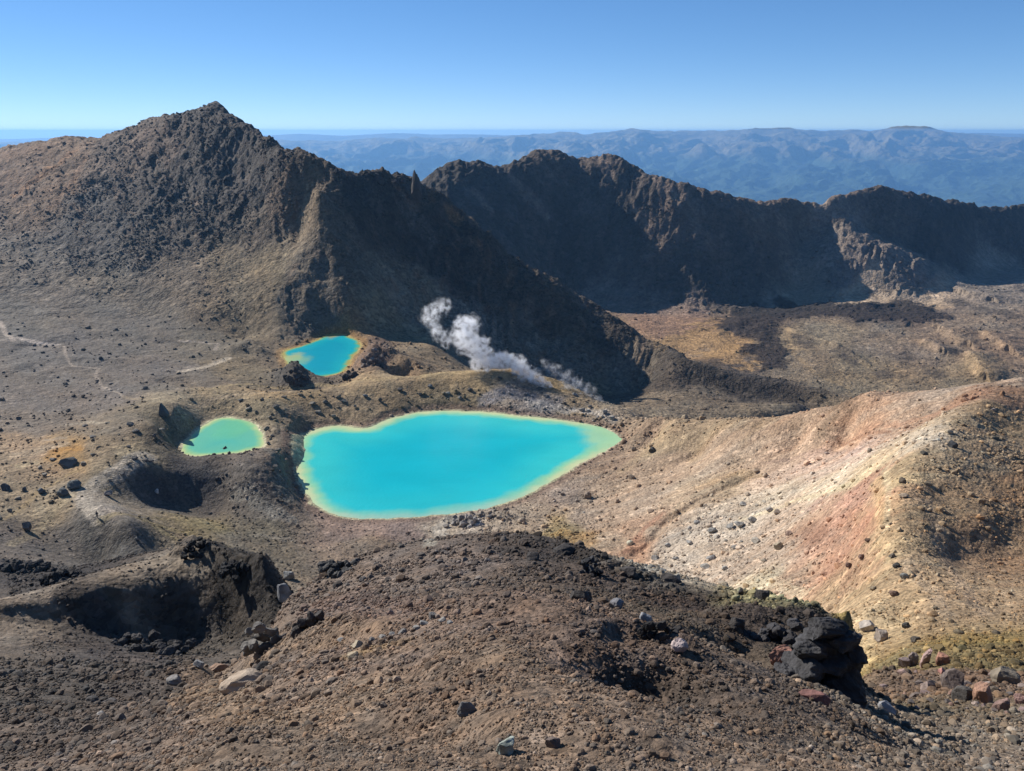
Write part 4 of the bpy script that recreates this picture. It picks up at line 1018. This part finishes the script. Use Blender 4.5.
# pile of stones at the lower right
PILE = [('pink upright stone at the top of the pile',927,668,13,24,'b08c84'),('orange pink stone in the pile beside the upright one',944,664,14,13,'b0785c'),('small pink stone under the orange pink one in the pile',943,676,9,9,'b8786a'),
        ('large grey brown block in the middle of the pile',956,688,26,24,'7c6c64'),('dark grey block at the foot of the pile',966,702,24,18,'5a5550'),('orange topped block right of the dark block in the pile',985,703,22,20,'a87a5c'),
        ('tan topped dark boulder at the right of the pile',1009,684,30,20,'8a7c66'),('brown pink block near the right edge of the photograph',1005,712,20,16,'8a6a5e'),('pink pointed stone at the right edge of the pile',1020,704,11,13,'a88074'),
        ('brown block at the left of the pile',905,668,14,12,'84706a'),('small brown block left of the upright pink stone',914,665,12,14,'806e64'),('flat pinkish block at the foot of the upright stone',932,690,18,10,'8f7a70'),
        ('reddish flat stone left of the flat pinkish block',904,676,13,7,'a08074')]
for lab, x, y, w, h, c in PILE: B('boulder', lab, x, y, w, h, c, cuts=9, lo=.45, hi=.8)
r9 = np.random.default_rng(99)
for i in range(46):
    x = 880 + r9.uniform(0, 144); y = 668 + r9.uniform(0, 1) * 40 + (x - 880) * .06
    B('boulder','small pink, grey or brown stone between the blocks of the pile at lower right',x,y,r9.uniform(5, 11),r9.uniform(4, 8),r9.choice(['9a8078','7c6c62','6a605a','a08a7c','94705f']),group='small stones of the pile at lower right',sub=2, cuts=7, lo=.42, hi=.72)
# coloured slope
SLOPE = [(713,533,12,9,'8b8983'),(731,529,11,9,'a5a197'),(740,528,13,10,'a8a498'),(753,523,11,8,'8b857c'),(757,543,13,9,'b8ae9a'),(779,550,12,13,'a89878'),(712,560,13,8,'96918a'),(706,569,13,9,'a09a8e'),(697,524,8,6,'aaa69c'),
         (744,506,9,6,'b4b0a4'),(770,512,9,6,'a89c8e'),(725,570,9,7,'a8a294'),(690,545,8,6,'a29e96'),(676,560,9,6,'96928a'),(668,547,8,6,'a8a49a'),(735,549,9,6,'a49c90'),(789,536,9,8,'a4846c'),(765,562,9,6,'a89a80'),
         (655,560,9,7,'9a948a'),(664,572,9,6,'a4a094'),(630,545,9,7,'cfc6a4')]
for x, y, w, h, c in SLOPE: B('boulder','grey or cream boulder strewn on the pale scree of the coloured slope',x,y,w,h,c,group='boulders on the pale scree')
RIGHT = [(925,455,9,5,'5c564a'),(903,483,9,8,'6c5c48'),(928,486,9,6,'8f7c5c'),(905,498,11,6,'b09878'),(994,411,7,5,'b0a090'),(997,440,10,5,'54503f'),(868,543,7,7,'6c5440'),(893,558,8,8,'6c6252'),(897,568,9,9,'4e4c48'),
         (905,579,11,9,'7c7c74'),(895,596,12,8,'7a5c48'),(862,560,9,7,'7c5c4c'),(874,590,9,7,'8f7c5c'),(850,568,10,8,'6c4e42'),(908,628,12,9,'46423c'),(917,642,12,11,'5c5448'),(960,634,13,8,'7a6a4c'),(998,634,10,6,'6c5e48'),(936,610,8,6,'7c6c50'),(940,470,6,4,'5c5646')]
for x, y, w, h, c in RIGHT: B('boulder','dark or tan boulder strewn on the ochre flank at the right',x,y,w,h,c,group='boulders on the ochre flank')
B('boulder','dark slate boulder near the top of the ochre flank with a long shadow',954,448,11,8,'4c4e50')
B('boulder','white blocky stone at the foot of the ochre flank',869,632,17,12,'b8aa98',col2='8f867c'); B('boulder','pinkish grey block just right of the white blocky stone',883,641,15,12,'a09080')
B('boulder','brown boulder on the bare slope below the largest lake',588,499,9,7,'94806c'); B('boulder','dark boulder on the olive bank right of the largest lake',653,453,9,6,'4a463e')
# basin
B('boulder','dark pyramid shaped boulder on the rim left of the smallest lake',163,417,14,13,'5c6266',cuts=7,lo=.32,hi=.55,taper=.6)
B('boulder','black square block on the left slope casting a dark shade',40,494,10,7,'5c6266',cuts=9,lo=.4,hi=.65); B('boulder','black boulder at the left edge of the photograph',4,491,10,8,'565a5e',cuts=9,lo=.4,hi=.65)
B('boulder','grey round boulder between the two black blocks on the left slope',24,492,6,5,'565b5c')
B('rock_slab','grey green slab above the bend of the trail',72,490,15,7,'626a68',cat='slab',sink=.35); B('rock_slab','lower grey green slab left of the bend of the trail',62,497,13,7,'5a6264',cat='slab',sink=.35)
B('rock_slab','flat grey slab high on the stony slope above the trail',67,467,17,6,'6a6c66',cat='slab',sink=.4)
B('boulder','tan boulder on the left slope level with the hiker\'s feet',25,531,11,9,'7c746a'); B('boulder','tan boulder beside the inner side of the trail bend',107,496,10,5,'a09080')
B('boulder','small white boulder in the shaded hollow',157,495,5,5,'c4c8c8')
for x, y in [(18,420),(84,427),(92,438),(52,461),(39,469),(93,456),(109,482),(122,476),(135,433),(128,448),(154,437),(160,430),(83,466),(44,477),(17,500),(107,424),(130,426),(9,512),(0,520),(150,462),(134,460),(146,462)]:
    B('boulder','dark boulder strewn over the stony slope left of the lakes',x,y,r9.uniform(5, 9),r9.uniform(3, 6),r9.choice(['7c766c','88806f','68625a']),group='boulders on the left slope',sub=2, cuts=7, lo=.42, hi=.72)
for x, y in [(248,411),(256,414),(270,419),(276,409),(300,418),(312,405),(325,404),(338,399),(344,403),(355,408),(318,414),(333,418),(284,398),(266,430),(272,437),(268,445),(278,452),(285,462),(290,448),(275,468),(229,440),(300,396),(262,401),(240,402)]:
    B('boulder','dark boulder on the neck of land between the small and the large lake',x,y,r9.uniform(4, 9),r9.uniform(3, 6),r9.choice(['7c7464','6a6458','8a806c']),group='boulders between the lakes',sub=2, cuts=7, lo=.42, hi=.72)
crag('rock_outcrop','reddish dark knob of rock on the near shore of the smallest lake',225,452,22,6,'5c463c',31,cat='outcrop',blocks=5)
crag('rock_outcrop','craggy brown knob between the blue lake and the steam',374,364,30,16,'54473e',33,cat='outcrop',blocks=7,col2='8f7c6c')
crag('rock_outcrop','dark jagged rocks on the right shore of the blue lake',352,377,18,10,'4a403a',34,cat='outcrop',blocks=5)
crag('rock_outcrop','dark shark fin rock in front of the blue lake',296,382,26,18,'4c463e',35,cat='outcrop',blocks=5,peak=.45)
crag('rock_outcrop','whitish knoll of rock on the near shore of the largest lake',468,524,36,11,'a49c92',36,cat='outcrop',blocks=8,col2='7c7268')
for x, y in [(480,517),(490,519),(455,520),(500,520),(446,528),(462,526)]:
    B('boulder','grey boulder around the whitish knoll by the largest lake',x,y,r9.uniform(6, 9),r9.uniform(5, 7),'857c72',group='boulders on the knoll by the lake',sub=2, cuts=7, lo=.42, hi=.72)
for x, y in [(448,395),(460,400),(470,392),(400,392),(420,396),(430,388),(500,380),(515,376),(540,390),(546,398),(525,400),(565,405),(590,408),(605,414),(612,420),(598,418),(575,396),(582,412),(380,402),(365,398)]:
    B('boulder','grey boulder on the bank behind the largest lake',x,y,r9.uniform(4, 8),r9.uniform(3, 6),r9.choice(['77746f','8f8a82','56504a']),group='boulders behind the largest lake',sub=2, cuts=7, lo=.42, hi=.72)
# dark rough lava at the left
crag('lava_outcrop','black jagged lava crag on top of the left spur',197,552,30,20,'302e2d',41,cat='outcrop',blocks=7,peak=.6,rough=.25)
crag('lava_outcrop','black lava rim running right from the crag on the left spur',245,572,56,12,'2c2a2a',42,cat='outcrop',blocks=9,rough=.25)
crag('lava_outcrop','upper band of rough dark lava at the left edge of the photograph',18,571,50,12,'383534',43,cat='outcrop',blocks=8,rough=.25)
crag('lava_outcrop','lower band of rough dark lava at the left edge of the photograph',62,580,46,12,'383534',44,cat='outcrop',blocks=8,rough=.25)
crag('lava_outcrop','row of dark blocks along the left crest of the near slope',345,569,60,8,'4a4846',45,cat='outcrop',blocks=10)
crag('lava_outcrop','dark rubble along the lower lip of the dark hollow on the left',140,650,110,9,'4a4644',46,cat='outcrop',blocks=14)
# teeth of the shaded ridge
B('rock_spire','thin pointed rock spire on the shaded ridge between the mountain and the wall',416,201,15,29,'5a5048',cat='spire',at=504,sub=4,cuts=8,lo=.55,hi=.85,taper=.62,sink=.1,rough=.14)
crag('rock_tower','broad broken rock tower on the ridge left of the spire',372,180,26,10,'433e3b',52,cat='outcrop',blocks=6,at=503)
crag('rock_tower','low rocks between the tower and the spire',399,181,14,5,'4a423c',53,cat='outcrop',blocks=4,at=505)
crag('rock_tower','steep rock head at the end of the mountain\'s right shoulder',337,180,20,13,'45403c',54,cat='outcrop',blocks=5,peak=.6,at=487)
crag('rock_tower','dark rocky summit block of the left mountain',216,110,18,7,'4c4642',55,cat='outcrop',blocks=5,peak=.5,at=617)

# ------------------------------------------------------------------ hiker on the trail
def skin_body(name, verts, edges, radii, mat, parent, sub=2, cuts=7, lo=.42, hi=.72):
    me = bpy.data.meshes.new(name); me.from_pydata(verts, edges, [])
    o = link(bpy.data.objects.new(name, me))
    o.modifiers.new('Skin', 'SKIN')
    for i, r_ in enumerate(radii):
        d = me.skin_vertices[0].data[i]; d.radius = r_ if isinstance(r_, tuple) else (r_, r_); d.use_root = (i == 0)
    s = o.modifiers.new('Subsurf', 'SUBSURF'); s.levels = s.render_levels = sub
    me.materials.append(mat)
    if parent: o.parent = parent
    return o
def hiker():
    X, Y, Zg = cast_fine(97.5, 518)
    skin = vnormal_mat('skin', 'b98c72', 8, .002, .05); cloth = vnormal_mat('dark_cloth', '23262b', 6, .01, .1); trou = vnormal_mat('brown_cloth', '4a3c38', 6, .01, .1)
    boot = vnormal_mat('boot_leather', '2c2420', 6, .01, .1); hairm = vnormal_mat('hair', '1c1613', 20, .01, .2)
    # walking: left foot forward, facing along the trail away to the left
    J = [(0,0,.95),(0,.01,1.15),(0,.02,1.38),(0,.03,1.49),(0,.04,1.56),(0,.05,1.66),(.17,.02,1.41),(.22,-.08,1.14),(.2,.06,.93),(-.17,.02,1.41),(-.22,.10,1.15),(-.2,.28,1.0),
         (.09,0,.9),(.1,-.12,.5),(.1,-.28,.12),(.1,-.16,.04),(-.09,0,.9),(-.1,.2,.5),(-.1,.22,.1),(-.1,.36,.04),(.2,.12,.86),(-.2,.34,.97)]
    E = [(0,1),(1,2),(2,3),(3,4),(4,5),(2,6),(6,7),(7,8),(2,9),(9,10),(10,11),(0,12),(12,13),(13,14),(14,15),(0,16),(16,17),(17,18),(18,19),(8,20),(11,21)]
    Rd = [(.14,.1),(.14,.1),(.16,.1),.055,.07,.095,.065,.045,.032,.065,.045,.032,.085,.06,.042,.035,.085,.06,.042,.035,.028,.028]
    body = skin_body('person', J, E, Rd, skin, None)
    body.location = (X, Y, Zg - .02); body.rotation_euler = (0, 0, .5)
    tag(body, 'lone hiker in dark clothes walking on the bend of the trail', 'person')
    skin_body('jacket', [J[0],J[1],J[2],J[6],J[7],J[8],J[9],J[10],J[11]], [(0,1),(1,2),(2,3),(3,4),(4,5),(2,6),(6,7),(7,8)], [(.17,.13),(.17,.125),(.185,.125),.085,.062,.048,.085,.062,.048], cloth, body)
    skin_body('trousers', [J[0],J[12],J[13],(.1,-.25,.18),J[16],J[17],(-.1,.215,.16)], [(0,1),(1,2),(2,3),(0,4),(4,5),(5,6)], [(.155,.12),.105,.078,.06,.105,.078,.06], trou, body)
    skin_body('hair', [(0,.03,1.69),(0,.03,1.74),(0,0,1.66)], [(0,1),(0,2)], [.1,.07,.08], hairm, body)
    for s in ((.1,-.27,.1,-.14), (-.1,.22,.09,.37)):
        skin_body('boot', [(s[0], s[1], s[2] + .05), (s[0], s[1], .06), (s[0], s[3], .04)], [(0,1),(1,2)], [.062,.065,.05], boot, body)
hiker()

# ------------------------------------------------------------------ steam
def steam(name, label, puffs, dens, thr=.45, nscale=.35):
    C = []
    for px, py, Y, rp in puffs:
        u, q = ut(px, py); C.append((u * Y, Y, q * Y, rp / F_PX * Y * 1.12))
    C = np.array(C); ctr = C[:, :3].mean(0)
    v0, f0 = ICO[2]; Vs, Fs = [], []
    for k, c in enumerate(C):
        Vs.append(v0 * c[3] * 1.5 + c[:3] - ctr); Fs.append(f0 + k * len(v0))
    me = np_mesh(name, np.concatenate(Vs), np.concatenate(Fs))
    tmp = link(bpy.data.objects.new(name, me)); md = tmp.modifiers.new('r', 'REMESH'); md.mode = 'VOXEL'; md.voxel_size = .9
    dg = bpy.context.evaluated_depsgraph_get(); dg.update()
    me2 = bpy.data.meshes.new_from_object(tmp.evaluated_get(dg)); bpy.data.objects.remove(tmp)
    o = link(bpy.data.objects.new(name, me2)); o.location = ctr
    m = bpy.data.materials.new('steam_vapour'); m.use_nodes = True; t = NT(m.node_tree); me2.materials.clear(); me2.materials.append(m)
    out = t.n('ShaderNodeOutputMaterial'); pv = t.n('ShaderNodeVolumePrincipled')
    pv.inputs['Color'].default_value = (.97, .98, 1, 1); pv.inputs['Density Attribute'].default_value = ''; pv.inputs['Anisotropy'].default_value = .6
    oc = t.n('ShaderNodeTexCoord').outputs['Object']
    nz = t.n('ShaderNodeTexNoise', i_Vector=oc, i_Scale=nscale, i_Detail=3.0, i_Roughness=.55)
    dv = t.n('ShaderNodeVectorMath', operation='SUBTRACT', i_0=nz.outputs['Color']); dv.inputs[1].default_value = (.5, .5, .5)
    sc_ = t.n('ShaderNodeVectorMath', operation='SCALE', i_0=dv.outputs[0]); sc_.inputs['Scale'].default_value = 6.0
    wp = t.n('ShaderNodeVectorMath', operation='ADD', i_0=oc, i_1=sc_.outputs[0]).outputs[0]
    acc = None
    for c in C:
        d = t.n('ShaderNodeVectorMath', operation='DISTANCE', i_0=wp); d.inputs[1].default_value = tuple(c[:3] - ctr)
        mr = t.n('ShaderNodeMapRange', i_Value=d.outputs['Value'], i_1=float(c[3] * 1.15), i_2=float(c[3] * .35), i_3=0.0, i_4=1.0)
        acc = mr.outputs[0] if acc is None else t.math('MAXIMUM', acc, mr.outputs[0])
    n2 = t.n('ShaderNodeTexNoise', i_Vector=oc, i_Scale=nscale * 1.3, i_Detail=4.0, i_Roughness=.6).outputs[0]
    br = t.n('ShaderNodeMapRange', i_Value=n2, i_1=thr, i_2=thr + .16, i_3=.0, i_4=1.0).outputs[0]
    den = t.math('MULTIPLY', t.math('MULTIPLY', acc, br), dens)
    m.node_tree.links.new(den, pv.inputs['Density']); m.node_tree.links.new(pv.outputs[0], out.inputs['Volume'])
    tag(o, label, 'steam'); o['kind'] = 'stuff'
    return o
steam('steam', 'dense white steam rising behind the bank of the largest lake', [(547,386,284,5),(541,381,285,6),(534,377,286,7),(526,373,288,8),(519,366,290,9),(511,362,292,8),(503,360,294,9),(495,362,296,8),(487,362,298,9),
      (480,362,299,10),(478,352,300,10),(472,344,301,11),(482,345,301,8),(464,345,301,9),(463,333,302,11),(469,326,302,10),(461,324,302,7),(485,352,300,8)], 1.6, .44)
steam('steam', 'thin grey wisp of steam left of the dense plume', [(447,341,303,7),(441,336,303,8),(436,329,304,7),(431,319,304,9),(436,310,304,8),(443,306,304,8),(428,312,304,6)], .7, .46)
steam('steam', 'faint bluish sheet of steam drifting right of the dense plume', [(545,364,292,5),(555,369,290,6),(566,376,288,7),(577,383,286,7),(588,391,283,7),(599,400,280,5),(566,388,285,7),(580,397,282,6)], .4, .46)

# ------------------------------------------------------------------ air
def haze():
    z0, z1, e = -1160.0, 42.0, 27600.0
    v = [(x, y, z) for z in (z0, z1) for x, y in ((-e, -e), (e, -e), (e, e), (-e, e))]
    f = [(3,2,1,0),(4,5,6,7),(0,1,5,4),(1,2,6,5),(2,3,7,6),(3,0,4,7)]
    me = bpy.data.meshes.new('haze'); me.from_pydata(v, [], f)
    o = link(bpy.data.objects.new('haze', me)); tag(o, 'thin blue haze in the air over the whole landscape', 'haze', kind='stuff')
    m = bpy.data.materials.new('haze_air'); m.use_nodes = True; t = NT(m.node_tree); me.materials.append(m)
    out = t.n('ShaderNodeOutputMaterial'); pv = t.n('ShaderNodeVolumePrincipled')
    pv.inputs['Color'].default_value = (.26, .56, 1.0, 1); pv.inputs['Density'].default_value = 5.6e-5; pv.inputs['Density Attribute'].default_value = ''
    pv.inputs['Anisotropy'].default_value = .25
    m.node_tree.links.new(pv.outputs[0], out.inputs['Volume'])
haze()

# ------------------------------------------------------------------ light, sky, camera
EL, AZ = math.radians(32), math.radians(-52)       # azimuth from straight ahead, negative = to the left
sun = bpy.data.lights.new('sun', 'SUN'); sun.energy = 4.9; sun.angle = math.radians(.53); sun.color = (1, .94, .86)
so = link(bpy.data.objects.new('sun', sun))
sd_ = Vector((math.sin(AZ) * math.cos(EL), math.cos(AZ) * math.cos(EL), math.sin(EL)))
so.rotation_euler = (-sd_).to_track_quat('-Z', 'Y').to_euler(); so.location = sd_ * 300
w = bpy.data.worlds.new('World'); scene.world = w; w.use_nodes = True
t = NT(w.node_tree)
sk = t.n('ShaderNodeTexSky'); sk.sky_type = 'NISHITA'; sk.sun_disc = False; sk.sun_elevation = EL; sk.sun_rotation = AZ; sk.altitude = 1880; sk.air_density = .6; sk.dust_density = 0; sk.ozone_density = 3
mx = t.n('ShaderNodeMix', data_type='RGBA', blend_type='MULTIPLY'); mx.inputs[0].default_value = 1; mx.inputs[7].default_value = (.88, .975, 1.1, 1)
gm = t.n('ShaderNodeGamma', i_Color=sk.outputs[0], i_Gamma=.7); w.node_tree.links.new(gm.outputs[0], mx.inputs[6])
hs = t.n('ShaderNodeHueSaturation', i_Saturation=1.22, i_Color=mx.outputs[2])
bg = t.n('ShaderNodeBackground', i_Color=hs.outputs[0], i_Strength=.14); wo = t.n('ShaderNodeOutputWorld')
w.node_tree.links.new(bg.outputs[0], wo.inputs[0])
cam = bpy.data.cameras.new('camera'); cam.sensor_fit = 'HORIZONTAL'; cam.sensor_width = 36; cam.lens = F_PX / 1024 * 36; cam.clip_start = .1; cam.clip_end = 200000
co = link(bpy.data.objects.new('camera', cam)); co.rotation_euler = (math.pi / 2 - PITCH, 0, 0); scene.camera = co
scene.view_settings.view_transform = 'Standard'; scene.view_settings.look = 'None'; scene.view_settings.exposure = .52; scene.view_settings.gamma = 1
scene.cycles.max_bounces = 8; scene.cycles.volume_bounces = 6; scene.cycles.diffuse_bounces = 2; scene.cycles.transparent_max_bounces = 8
